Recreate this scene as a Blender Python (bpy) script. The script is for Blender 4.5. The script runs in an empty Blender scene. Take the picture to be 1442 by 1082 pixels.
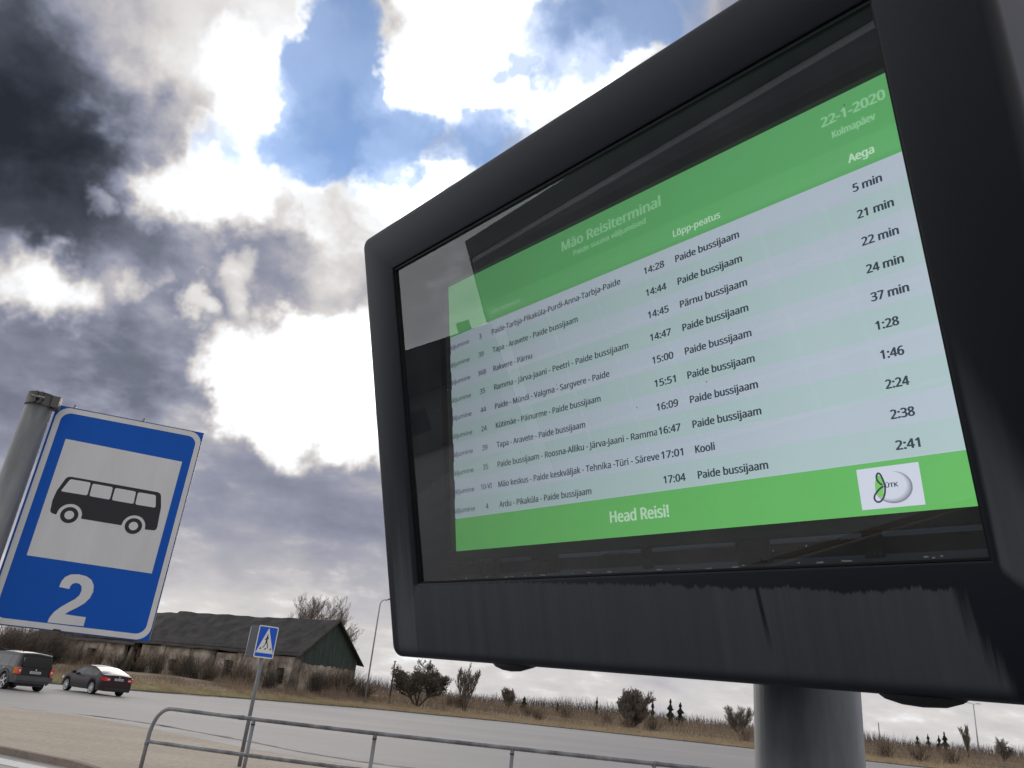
import bpy, bmesh, math, random
import numpy as np
from mathutils import Matrix, Vector
random.seed(7); RNG = np.random.default_rng(7)
scene = bpy.context.scene
COL = scene.collection
PI = math.pi
EYE = 1.6
# ------------------------------------------------------------------ camera
PX, PY, FOC = 721.0, 541.0, 1095.0
roll = math.radians(6.1)
pitch = math.atan2(455.0 * math.cos(roll), FOC)
F = Vector((0, math.cos(pitch), math.sin(pitch))); R0 = Vector((1, 0, 0)); U0 = R0.cross(F)
RV = math.cos(roll) * R0 + math.sin(roll) * U0
UV = -math.sin(roll) * R0 + math.cos(roll) * U0
cam = bpy.data.cameras.new('camera'); camo = bpy.data.objects.new('camera', cam); COL.objects.link(camo)
cam.sensor_fit = 'HORIZONTAL'; cam.sensor_width = 36.0; cam.lens = FOC / 1442 * 36
cam.clip_start = 0.05; cam.clip_end = 6000
camo.matrix_world = Matrix(((RV.x, UV.x, -F.x, 0), (RV.y, UV.y, -F.y, 0), (RV.z, UV.z, -F.z, EYE), (0, 0, 0, 1)))
scene.camera = camo

def ray(x, y):
    return RV * ((x - PX) / FOC) - UV * ((y - PY) / FOC) + F
def at(x, y, Y):
    """world point at survey bearing (x, y) and northing Y"""
    v = ray(x, y); return v * (Y / v.y) + Vector((0, 0, EYE))
def gr(x, y, z=0.0):
    v = ray(x, y); return v * ((z - EYE) / v.z) + Vector((0, 0, EYE))

# ------------------------------------------------------------------ world, sun, exposure
world = bpy.data.worlds.new('World'); scene.world = world; world.use_nodes = True
NT = world.node_tree; NT.nodes.clear()
def N(t, **k):
    n = NT.nodes.new(t)
    for a, b in k.items(): setattr(n, a, b)
    return n
def L(a, b): NT.links.new(a, b)
def M(op, a, b=None, c=None, clamp=False):
    n = N('ShaderNodeMath', operation=op); n.use_clamp = clamp
    for i, v in enumerate((a, b, c)):
        if v is None: continue
        if isinstance(v, (int, float)): n.inputs[i].default_value = v
        else: L(v, n.inputs[i])
    return n.outputs[0]
def VM(op, a, b=None, out=0):
    n = N('ShaderNodeVectorMath', operation=op)
    for i, v in enumerate((a, b)):
        if v is None: continue
        if isinstance(v, (tuple, Vector)): n.inputs[i].default_value = tuple(v)
        elif isinstance(v, (int, float)): n.inputs['Scale'].default_value = v
        else: L(v, n.inputs[i])
    return n.outputs[out]
def MR(v, a, b, c, d, smooth=True):
    n = N('ShaderNodeMapRange'); n.interpolation_type = 'SMOOTHSTEP' if smooth else 'LINEAR'
    L(v, n.inputs[0])
    for i, q in enumerate((a, b, c, d)): n.inputs[i + 1].default_value = q
    return n.outputs[0]
tc = N('ShaderNodeTexCoord'); D0 = tc.outputs['Generated']
def noise(vec, scale, detail, rough=.55, dist=0.0, out='Fac'):
    n = N('ShaderNodeTexNoise'); n.inputs['Scale'].default_value = scale; n.inputs['Detail'].default_value = detail
    n.inputs['Roughness'].default_value = rough; n.inputs['Distortion'].default_value = dist
    L(vec, n.inputs['Vector']); return n.outputs[out]
sep = N('ShaderNodeSeparateXYZ'); L(D0, sep.inputs[0])
zc = M('MAXIMUM', sep.outputs['Z'], 0.0)
zd = M('ADD', zc, 0.30)
comb = N('ShaderNodeCombineXYZ'); L(M('DIVIDE', sep.outputs['X'], zd), comb.inputs[0]); L(M('DIVIDE', sep.outputs['Y'], zd), comb.inputs[1])
PV = comb.outputs[0]                       # cloud-deck coordinates
w1 = VM('SUBTRACT', noise(D0, 6.0, 2, .55, out='Color'), (.5, .5, .5))
w2 = VM('SUBTRACT', noise(D0, 26.0, 3, .6, out='Color'), (.5, .5, .5))
def scl(v, s):
    n = N('ShaderNodeVectorMath', operation='SCALE'); L(v, n.inputs[0]); n.inputs['Scale'].default_value = s; return n.outputs[0]
DW = VM('ADD', D0, scl(w1, .15)); DW = VM('ADD', DW, scl(w2, .070)); DW = VM('NORMALIZE', DW)
def blobs(lst):
    tot = None
    for (x, y, r, amp) in lst:
        v = ray(x, y); ln = v.length; v = v.normalized()
        a = r / (FOC * ln * .93)
        d = VM('DOT_PRODUCT', DW, v, out=1)
        f = MR(d, math.cos(a * 1.62), math.cos(a * .05), 0.0, amp)
        tot = f if tot is None else M('ADD', tot, f)
    return tot
lum = blobs([(-10, 60, 140, -.18), (-40, 200, 140, -.21), (50, 265, 80, -.14), (-20, 330, 90, -.06), (70, 150, 100, -.09),
 (290, 60, 130, .24), (345, 125, 55, .24), (400, 55, 70, .10), (325, 170, 50, .12), (180, 40, 70, .06),
 (165, 258, 36, .14), (240, 265, 42, .30), (310, 270, 50, .36), (390, 282, 50, .32), (128, 285, 20, .30), (450, 275, 40, .16),
 (570, 235, 45, .42), (620, 255, 45, .40), (560, 275, 40, .25), (660, 262, 40, .25),
 (625, 70, 66, .36), (680, 15, 74, .30), (590, 110, 50, .2), (750, 20, 50, .25), (690, 125, 48, .35), (780, 118, 50, .42), (850, 98, 42, .35), (530, 85, 40, .14), (560, 15, 50, .12), (905, 35, 40, .10),
 (40, 402, 40, .34), (0, 395, 45, .24), (120, 380, 45, .10), (248, 428, 22, .30), (165, 405, 18, .14), (330, 400, 28, .20), (495, 355, 45, .20), (515, 310, 45, .12),
 (50, 485, 110, -.10), (165, 325, 50, -.14), (240, 365, 60, -.09), (350, 315, 60, -.06), (420, 330, 70, -.06), (190, 490, 60, -.08), (240, 550, 50, -.07), (120, 545, 70, -.03), (310, 660, 50, -.03),
 (410, 525, 70, .46), (320, 495, 36, .30), (475, 520, 70, .40), (430, 588, 46, .40), (540, 545, 70, .45), (350, 562, 36, .25), (505, 602, 36, .22), (600, 480, 60, .2),
 (490, 690, 70, -.04), (300, 720, 90, -.02), (370, 830, 80, .03), (260, 840, 60, .04)])
hole = blobs([(455, 130, 66, .8), (495, 190, 70, .8), (418, 215, 50, .6), (555, 165, 46, .6), (462, 60, 46, .5), (462, 0, 46, .55), (505, 15, 36, .35), (345, 215, 38, .45), (265, 212, 32, .45),
 (645, 180, 50, .6), (800, 62, 50, .8), (875, 18, 45, .55), (950, 5, 55, .6), (722, 188, 42, .5), (740, 92, 16, .4), (588, 88, 22, .3), (700, 160, 22, .3), (148, 205, 34, .2)])
n1 = noise(PV, 2.3, 5, .54, .1); n2 = noise(PV, 8.5, 4, .55, .1)
lum = M('ADD', lum, .605)
lum = M('ADD', lum, M('MULTIPLY', M('MULTIPLY', M('SUBTRACT', n1, .5), .50), MR(sep.outputs['Z'], .05, .35, .6, 1.0)))
lum = M('ADD', lum, M('MULTIPLY', M('MULTIPLY', M('SUBTRACT', n2, .5), .24), MR(sep.outputs['Z'], .05, .40, .35, 1.0)))
lum = M('ADD', lum, MR(sep.outputs['Y'], .40, -.35, 0.0, .16))  # unseen front-lit clouds behind the viewer, raised to light camera-facing sides
lum = M('ADD', lum, MR(sep.outputs['X'], -.55, -.97, 0.0, .36))      # unseen clouds on the left raised to brighten the glass reflection
lum = M('ADD', lum, MR(sep.outputs['Z'], .20, .03, 0.0, .17))
hm = M('ADD', hole, M('MULTIPLY', M('SUBTRACT', n2, .5), .8))
hm = M('ADD', hm, M('MULTIPLY', M('SUBTRACT', n1, .5), .7))
rim = MR(hm, .0, .36, 0.0, .12)                   # bright thin edges of cloud next to open sky
lum = M('ADD', lum, rim)
hmask = MR(hm, .14, .80, 0.0, .78)
cr = N('ShaderNodeValToRGB'); L(M('MULTIPLY', lum, .70), cr.inputs[0])
stops = [(.05, (.022, .025, .033)), (.30, (.075, .08, .10)), (.45, (.17, .178, .22)), (.58, (.31, .31, .365)), (.69, (.47, .445, .45)), (.80, (.70, .65, .60)), (.91, (.92, .89, .85)), (1.06, (1.15, 1.14, 1.13)), (1.38, (2.6, 2.5, 2.45))]
el = cr.color_ramp.elements
el[0].position = stops[0][0] * .7; el[0].color = (*stops[0][1], 1); el[1].position = stops[-1][0] * .7; el[1].color = (*stops[-1][1], 1)
for p, c in stops[1:-1]:
    e = el.new(p * .7); e.color = (*c, 1)
sky = N('ShaderNodeTexSky'); sky.sky_type = 'NISHITA'; sky.sun_disc = False
SUNV = ray(430, 540).normalized()
sun_el = math.asin(SUNV.z); sun_az = math.atan2(SUNV.x, SUNV.y)
sky.sun_elevation = sun_el; sky.sun_rotation = sun_az; sky.air_density = 1.0; sky.dust_density = .0; sky.ozone_density = 4.0
bg1 = N('ShaderNodeBackground'); L(VM('MULTIPLY', sky.outputs[0], (1.15, 1.25, 1.30)), bg1.inputs[0]); bg1.inputs[1].default_value = .13
bg2 = N('ShaderNodeBackground'); L(VM('MULTIPLY', cr.outputs[0], (.965, 1.0, 1.06)), bg2.inputs[0]); bg2.inputs[1].default_value = 1.0
mx = N('ShaderNodeMixShader'); L(hmask, mx.inputs[0]); L(bg2.outputs[0], mx.inputs[1]); L(bg1.outputs[0], mx.inputs[2])
wo = N('ShaderNodeOutputWorld'); L(mx.outputs[0], wo.inputs[0])
sun = bpy.data.lights.new('sun', 'SUN'); sun.energy = .9; sun.angle = math.radians(32); sun.color = (1, .93, .84)
suno = bpy.data.objects.new('sun', sun); COL.objects.link(suno)
suno.rotation_euler = SUNV.to_track_quat('Z', 'Y').to_euler()
scene.view_settings.view_transform = 'Standard'; scene.view_settings.look = 'None'
scene.view_settings.exposure = 0.07; scene.view_settings.gamma = 1.0

# ------------------------------------------------------------------ materials
def mat(name, c, rough=.6, metal=0.0, var=0.0, scale=6.0, c2=None, bump=0.0, bscale=None, emit=None, estr=1.0, spec=.5, stretch=None, detail=5, coat=0.0, ior=None):
    m = bpy.data.materials.new(name); m.use_nodes = True; t = m.node_tree; b = t.nodes['Principled BSDF']
    b.inputs['Base Color'].default_value = (*c, 1); b.inputs['Roughness'].default_value = rough; b.inputs['Metallic'].default_value = metal
    b.inputs['Specular IOR Level'].default_value = spec; b.inputs['Coat Weight'].default_value = coat
    if emit: b.inputs['Emission Color'].default_value = (*emit, 1); b.inputs['Emission Strength'].default_value = estr
    if var or c2 or bump:
        tcn = t.nodes.new('ShaderNodeTexCoord'); mp = t.nodes.new('ShaderNodeMapping'); t.links.new(tcn.outputs['Object'], mp.inputs[0])
        if stretch: mp.inputs['Scale'].default_value = stretch
        n = t.nodes.new('ShaderNodeTexNoise'); n.inputs['Scale'].default_value = scale; n.inputs['Detail'].default_value = detail; n.inputs['Roughness'].default_value = .6
        t.links.new(mp.outputs[0], n.inputs['Vector'])
        if var or c2:
            r = t.nodes.new('ShaderNodeValToRGB'); t.links.new(n.outputs[0], r.inputs[0])
            r.color_ramp.elements[0].position = .36; r.color_ramp.elements[1].position = .66
            d = c2 if c2 else tuple(x * (1 + var) for x in c)
            a = c if c2 else tuple(x * (1 - var) for x in c)
            r.color_ramp.elements[0].color = (*a, 1); r.color_ramp.elements[1].color = (*d, 1)
            t.links.new(r.outputs[0], b.inputs['Base Color'])
        if bump:
            n2 = t.nodes.new('ShaderNodeTexNoise'); n2.inputs['Scale'].default_value = bscale or scale * 6; n2.inputs['Detail'].default_value = 4
            t.links.new(mp.outputs[0], n2.inputs['Vector'])
            bm_ = t.nodes.new('ShaderNodeBump'); bm_.inputs['Strength'].default_value = bump; bm_.inputs['Distance'].default_value = .02
            t.links.new(n2.outputs[0], bm_.inputs['Height']); t.links.new(bm_.outputs[0], b.inputs['Normal'])
    return m
def emitmat(name, c, s=1.0, rough=.35):
    """LCD cell: dark glossy-less surface that gives off light, a little weaker seen from the side"""
    m = bpy.data.materials.new(name); m.use_nodes = True; t = m.node_tree; b = t.nodes['Principled BSDF']
    b.inputs['Base Color'].default_value = (.01, .01, .012, 1); b.inputs['Roughness'].default_value = .5; b.inputs['Specular IOR Level'].default_value = .2
    b.inputs['Emission Color'].default_value = (*c, 1)
    lw = t.nodes.new('ShaderNodeLayerWeight'); lw.inputs[0].default_value = .5
    mr = t.nodes.new('ShaderNodeMapRange'); t.links.new(lw.outputs['Facing'], mr.inputs[0])
    for i, q in enumerate((.05, .50, s * 1.70, s * .55)): mr.inputs[i + 1].default_value = q
    t.links.new(mr.outputs[0], b.inputs['Emission Strength'])
    return m

# ------------------------------------------------------------------ mesh helpers
def mk_obj(name, me, m=None, parent=None):
    o = bpy.data.objects.new(name, me); COL.objects.link(o)
    if m is not None and not me.materials: me.materials.append(m)
    if parent is not None: o.parent = parent
    return o
def tag(o, label=None, cat=None, group=None, kind=None):
    if label: o['label'] = label
    if cat: o['category'] = cat
    if group: o['group'] = group
    if kind: o['kind'] = kind
    return o
def empty(name, loc=(0, 0, 0), rz=0.0, label=None, cat=None, group=None, matrix=None):
    o = bpy.data.objects.new(name, None); COL.objects.link(o); o.empty_display_size = .2
    if matrix is not None: o.matrix_world = matrix
    else: o.location = loc; o.rotation_euler = (0, 0, rz)
    return tag(o, label, cat, group)
class MB:
    def __init__(s): s.v = []; s.f = []; s.sm = []
    def add(s, vs, fs, smooth=False):
        b = len(s.v); s.v += [tuple(v) for v in vs]; s.f += [tuple(b + i for i in f) for f in fs]; s.sm += [smooth] * len(fs); return s
    def box(s, c, d, M3=None):
        vs = []
        for i in (-1, 1):
            for j in (-1, 1):
                for k in (-1, 1):
                    p = Vector((i * d[0] / 2, j * d[1] / 2, k * d[2] / 2))
                    if M3 is not None: p = M3 @ p
                    vs.append(p + Vector(c))
        return s.add(vs, [(0, 1, 3, 2), (4, 6, 7, 5), (0, 4, 5, 1), (2, 3, 7, 6), (0, 2, 6, 4), (1, 5, 7, 3)])
    def tube(s, path, r, n=12, cap=True):
        path = [Vector(p) for p in path]; rs = r if isinstance(r, (list, tuple)) else [r] * len(path)
        up = None; rings = []; b = []
        for i, p in enumerate(path):
            t = (path[min(i + 1, len(path) - 1)] - path[max(i - 1, 0)]).normalized()
            if up is None:
                up = Vector((0, 0, 1)) if abs(t.z) < .9 else Vector((1, 0, 0))
            a = t.cross(up).normalized(); up = a.cross(t).normalized()
            for k in range(n):
                an = 2 * PI * k / n; b.append(p + (a * math.cos(an) + up * math.sin(an)) * rs[i])
        fs = []
        for i in range(len(path) - 1):
            for k in range(n): fs.append((i * n + k, i * n + (k + 1) % n, (i + 1) * n + (k + 1) % n, (i + 1) * n + k))
        s.add(b, fs, True)
        if cap: 
            q = len(s.v) - len(b)
            s.f.append(tuple(q + k for k in range(n))[::-1]); s.f.append(tuple(q + (len(path) - 1) * n + k for k in range(n))); s.sm += [False, False]
        return s
    def prism(s, poly, y0, y1, axis='y'):
        """closed polygon in (x, z) extruded along y"""
        n = len(poly)
        vs = [(p[0], y0, p[1]) for p in poly] + [(p[0], y1, p[1]) for p in poly]
        fs = [tuple(range(n)), tuple(range(2 * n - 1, n - 1, -1))] + [(i, i + n, (i + 1) % n + n, (i + 1) % n) for i in range(n)]
        return s.add(vs, fs)
    def build(s, name, m=None, parent=None):
        me = bpy.data.meshes.new(name); me.from_pydata(s.v, [], s.f); me.polygons.foreach_set('use_smooth', s.sm)
        bm = bmesh.new(); bm.from_mesh(me); bmesh.ops.recalc_face_normals(bm, faces=bm.faces); bm.to_mesh(me); bm.free()
        me.update(); return mk_obj(name, me, m, parent)
def np_mesh(name, V, Fc, m, parent=None):
    me = bpy.data.meshes.new(name); n = len(Fc); k = Fc.shape[1]
    me.vertices.add(len(V)); me.vertices.foreach_set('co', V.astype(np.float32).ravel())
    me.loops.add(n * k); me.loops.foreach_set('vertex_index', Fc.astype(np.int32).ravel())
    me.polygons.add(n); me.polygons.foreach_set('loop_start', np.arange(0, n * k, k, dtype=np.int32))
    me.update(calc_edges=True); return mk_obj(name, me, m, parent)
def prisms(A, B, ra, rb, n=3):
    """frusta between point arrays A and B -> verts, quads"""
    A = np.asarray(A, float); B = np.asarray(B, float); ra = np.broadcast_to(ra, len(A)); rb = np.broadcast_to(rb, len(A))
    t = B - A; t /= np.linalg.norm(t, axis=1)[:, None] + 1e-9
    h = np.where(np.abs(t[:, 2:3]) < .9, np.array([[0, 0, 1.]]), np.array([[1., 0, 0]]))
    a = np.cross(t, h); a /= np.linalg.norm(a, axis=1)[:, None]; b = np.cross(a, t)
    vs = []
    for k in range(n):
        an = 2 * PI * k / n; d = a * math.cos(an) + b * math.sin(an)
        vs.append(A + d * ra[:, None])
    for k in range(n):
        an = 2 * PI * k / n; d = a * math.cos(an) + b * math.sin(an)
        vs.append(B + d * rb[:, None])
    V = np.stack(vs, 1).reshape(-1, 3); base = np.arange(len(A))[:, None] * 2 * n
    Fc = np.stack([np.stack([base[:, 0] + k, base[:, 0] + (k + 1) % n, base[:, 0] + n + (k + 1) % n, base[:, 0] + n + k], 1) for k in range(n)], 1).reshape(-1, 4)
    return V, Fc
def rrect(x0, z0, x1, z1, r, n=8):
    pts = []
    for cx, cz, a0 in ((x1 - r, z1 - r, 0), (x0 + r, z1 - r, 90), (x0 + r, z0 + r, 180), (x1 - r, z0 + r, 270)):
        for k in range(n + 1):
            a = math.radians(a0 + 90 * k / n); pts.append((cx + r * math.cos(a), cz + r * math.sin(a)))
    return pts

# ------------------------------------------------------------------ ground
def terrain_h(x, y):
    d = y - (98 + 0.0 * x)
    if y < 60: base = 0
    else: base = 0
    e = max(0.0, y - edge_y(x) - .5)
    h = 1.1 * (1 - math.exp(-e / 22.0)) + .0
    return h
EDGE = [(-300, 44), (-60, 50), (-30.8, 54.9), (-27.7, 57), (-23.7, 62), (-19.5, 72), (-11, 86), (2.4, 93), (14, 94), (27.5, 92), (39.3, 90), (80, 84), (300, 60)]
def edge_y(x):
    for (a, b), (c, d) in zip(EDGE, EDGE[1:]):
        if a <= x <= c: return b + (d - b) * (x - a) / (c - a)
    return 44 if x < 0 else 60
m_field = mat('field_soil', (.22, .165, .105), .95, c2=(.32, .25, .15), scale=.25, bump=.4, bscale=8, detail=8)
xs = sorted(set([-1500, -800, -400, -250, -160] + list(range(-120, 121, 4)) + [160, 250, 400, 800, 1500]))
ys = sorted(set([-400, -150, -50, 0, 20, 40] + list(range(44, 150, 3)) + [160, 180, 220, 300, 450, 800, 1500, 3000]))
g = MB(); vs = []; fs = []
for j, y in enumerate(ys):
    for i, x in enumerate(xs):
        z = terrain_h(x, y)
        if z > 0: z += .18 * math.sin(x * .31 + y * .13) * min(1, z) * (y < 200)
        vs.append((x, y, z - .03))
for j in range(len(ys) - 1):
    for i in range(len(xs) - 1):
        a = j * len(xs) + i; fs.append((a, a + 1, a + len(xs) + 1, a + len(xs)))
g.add(vs, fs, True); tag(g.build('field', m_field), kind='structure')

def ground_mat(name, c, c2, big=.12, fine=60, bump=.15, rough=.8, stretch=None, spec=.4):
    m = bpy.data.materials.new(name); m.use_nodes = True; t = m.node_tree; b = t.nodes['Principled BSDF']; b.inputs['Roughness'].default_value = rough; b.inputs['Specular IOR Level'].default_value = spec
    tcn = t.nodes.new('ShaderNodeTexCoord'); mp = t.nodes.new('ShaderNodeMapping'); t.links.new(tcn.outputs['Object'], mp.inputs[0])
    if stretch: mp.inputs['Scale'].default_value = stretch
    def nz(s, d, v=mp.outputs[0]):
        n = t.nodes.new('ShaderNodeTexNoise'); n.inputs['Scale'].default_value = s; n.inputs['Detail'].default_value = d; n.inputs['Roughness'].default_value = .62; t.links.new(v, n.inputs['Vector']); return n.outputs[0]
    r = t.nodes.new('ShaderNodeValToRGB'); t.links.new(nz(big, 8), r.inputs[0]); r.color_ramp.elements[0].position = .35; r.color_ramp.elements[1].position = .65
    r.color_ramp.elements[0].color = (*c, 1); r.color_ramp.elements[1].color = (*c2, 1)
    mixn = t.nodes.new('ShaderNodeMix'); mixn.data_type = 'RGBA'; mixn.blend_type = 'MULTIPLY'; mixn.inputs[0].default_value = .55
    r2 = t.nodes.new('ShaderNodeValToRGB'); t.links.new(nz(fine, 5, tcn.outputs['Object']), r2.inputs[0]); r2.color_ramp.elements[0].position = .3; r2.color_ramp.elements[1].position = .7
    r2.color_ramp.elements[0].color = (.62, .62, .62, 1); r2.color_ramp.elements[1].color = (1.25, 1.25, 1.25, 1)
    t.links.new(r.outputs[0], mixn.inputs[6]); t.links.new(r2.outputs[0], mixn.inputs[7])
    # sparse dark stains
    r3 = t.nodes.new('ShaderNodeValToRGB'); t.links.new(nz(big * 5, 4), r3.inputs[0]); r3.color_ramp.elements[0].position = .27; r3.color_ramp.elements[1].position = .37
    r3.color_ramp.elements[0].color = (.74, .73, .72, 1); r3.color_ramp.elements[1].color = (1, 1, 1, 1)
    m2 = t.nodes.new('ShaderNodeMix'); m2.data_type = 'RGBA'; m2.blend_type = 'MULTIPLY'; m2.inputs[0].default_value = .8
    t.links.new(mixn.outputs[2], m2.inputs[6]); t.links.new(r3.outputs[0], m2.inputs[7]); t.links.new(m2.outputs[2], b.inputs['Base Color'])
    bp = t.nodes.new('ShaderNodeBump'); bp.inputs['Strength'].default_value = bump; bp.inputs['Distance'].default_value = .01
    t.links.new(nz(fine * 2, 3, tcn.outputs['Object']), bp.inputs['Height']); t.links.new(bp.outputs[0], b.inputs['Normal'])
    return m
m_asphalt = ground_mat('old_asphalt', (.32, .315, .305), (.385, .378, .366), .10, 18, .25, .75, (.35, 1, 1))
m_sand = ground_mat('sand_paving', (.40, .345, .275), (.48, .42, .335), .5, 9, .3, .9, (.5, 1, 1))
m_conc = ground_mat('pale_concrete', (.42, .405, .385), (.50, .48, .46), .6, 12, .2, .85)
m_conc_dark = ground_mat('kerb_stone', (.20, .16, .13), (.28, .23, .19), 1.0, 12, .2, .9)
m_paint = ground_mat('road_paint', (.62, .62, .60), (.72, .72, .70), 2.0, 30, .1, .7)
def sheet(name, poly, z, m):
    me = bpy.data.meshes.new(name); bm = bmesh.new(); v = [bm.verts.new((p[0], p[1], z)) for p in poly]; f = bm.faces.new(v)
    bmesh.ops.triangulate(bm, faces=[f]); bmesh.ops.recalc_face_normals(bm, faces=bm.faces)
    if bm.faces[:][0].normal.z < 0: bmesh.ops.reverse_faces(bm, faces=bm.faces)
    bm.to_mesh(me); bm.free(); return tag(mk_obj(name, me, m), kind='structure')
lot = [(-120, -60)] + [(120, -60), (120, 79)] + [(x, y) for x, y in reversed(EDGE) if abs(x) < 100] + [(-120, 48)]
sheet('parking_lot', lot, 0.004, m_asphalt)
# kerb along the far side of the lot
def strip(path, w, side=1):
    out = []
    P = [Vector((p[0], p[1])) for p in path]
    for i, p in enumerate(P):
        t = (P[min(i + 1, len(P) - 1)] - P[max(i - 1, 0)]).normalized(); n = Vector((-t.y, t.x)) * side
        out.append((p, p + n * w))
    return out
def ribbon(name, path, w, z0, z1, m, side=1, kind='structure'):
    q = strip(path, w, side); k = MB(); n = len(q)
    vs = []
    for a, b in q: vs += [(a.x, a.y, z0), (a.x, a.y, z1), (b.x, b.y, z1), (b.x, b.y, z0)]
    fs = []
    for i in range(n - 1):
        for j in range(4): fs.append((4 * i + j, 4 * i + (j + 1) % 4, 4 * i + 4 + (j + 1) % 4, 4 * i + 4 + j))
    fs += [(0, 1, 2, 3), (4 * n - 4, 4 * n - 1, 4 * n - 2, 4 * n - 3)]
    k.add(vs, fs); return tag(k.build(name, m), kind=kind)
far_edge = [p for p in EDGE if abs(p[0]) < 100]
ribbon('kerb', far_edge, .16, -.02, .115, mat('weathered_kerb', (.16, .155, .145), .9, var=.3, scale=2), 1)
# near pavement (an island of sandy paving with a pale flush edging on its far side)
pav = [(-40, 21), (-24, 24.6), (-15.5, 26.0), (-13.2, 26.0), (-11.6, 25.6), (-9.2, 24.0), (-7.2, 22.2), (-5.2, 20.4), (-3.3, 19.3), (-1.5, 18.9), (3, 18.6)]
ribbon('pale_edging', pav, 1.75, -.02, .012, m_conc, 1)
near_line = [(-60, 43.3), (-20, 21.75), (-8.17, 15.29), (-6.33, 14.29), (-5.4, 13.4), (-5.0, 12), (-4.9, -8)]
near_pts = [(-20, 21.75), (-8.17, 15.29), (-6.33, 14.29), (-5.4, 13.4), (-5.0, 12), (-4.9, -8)]
isl = [(-30, 27.1)] + near_pts + [(6, -8), (6, 18.3)] + [p for p in reversed(pav) if -25 < p[0]] 
isl = [(-24, 24.6)] + [(-22, 22.83)] + near_pts + [(6, -8), (6, 18.45)] + [p for p in reversed(pav) if -16 < p[0]]
sheet('pavement', isl, 0.10, m_sand)
ribbon('kerb', [p for p in reversed(pav) if -25 < p[0]] , .10, -.02, .102, m_conc, 1)
ribbon('kerb', [(-22, 22.83)] + near_pts, .13, -.02, .108, m_conc_dark, -1)
sheet('footway', [(-4.85, -7.9), (5.9, -7.9), (5.9, 9.6), (-4.85, 9.6)], .106, ground_mat('footway_slabs', (.13, .135, .14), (.19, .195, .20), 1.2, 14, .2, .85))
sheet('bounce_sheet', [(-24, -12), (-4.95, -12), (-4.95, 7), (-24, 7)], .012, ground_mat('bounce_pale', (.44, .44, .44), (.54, .54, .54), .8, 14, .2, .85))  # unseen pale sheet added to bounce light up under the canopy
# painted line of the bus bay, lying on the lot sheet
nl = [Vector(p) for p in [(-22, 22.83)] + near_pts[:4]]
off = strip([(p.x, p.y) for p in nl], .50, -1); off2 = strip([(p.x, p.y) for p in nl], .95, -1)
poly = [(b.x, b.y) for a, b in off] + [(b.x, b.y) for a, b in reversed(off2)]
sheet('road_marking', poly, .009, m_paint)
# wind-blown dirt gathered along the flush edging
dpath = [(-20, 27.15), (-15.4, 27.80), (-13.0, 27.78), (-11.0, 27.25), (-8.3, 25.6), (-6.1, 23.75), (-4.2, 22.0), (-2.6, 21.1), (-1.2, 20.75)]
da = []; db = []
for i in range(len(dpath) - 1):
    for k in range(6):
        p = Vector(dpath[i]).lerp(Vector(dpath[i + 1]), k / 6); w = random.uniform(.05, .45); da.append((p.x, p.y + .02)); db.append((p.x + .1, p.y + w))
sheet('road_dirt', da + db[::-1], .008, ground_mat('dirt', (.15, .14, .13), (.26, .25, .235), 1.5, 10, .2, .9))

# ------------------------------------------------------------------ information display
S = .64
DR = Vector((0.63755806, -0.77018594, -0.01825772)); DB = Vector((0.741725, 0.6072475, 0.28477097)); DU = Vector((-0.20823965, -0.19510024, 0.9584217))
DO = Vector((-0.21792973, 2.40490081, 0.31461273)) * S + Vector((0, 0, EYE))
DM = Matrix(((DR.x, DB.x, DU.x, DO.x), (DR.y, DB.y, DU.y, DO.y), (DR.z, DB.z, DU.z, DO.z), (0, 0, 0, 1)))
disp = empty('information_display', matrix=DM, label='large black departure display with lit green and white timetable on a steel post', cat='display')
GW, GH = 1.56 * S, 1.0 * S                       # glass opening

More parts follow.
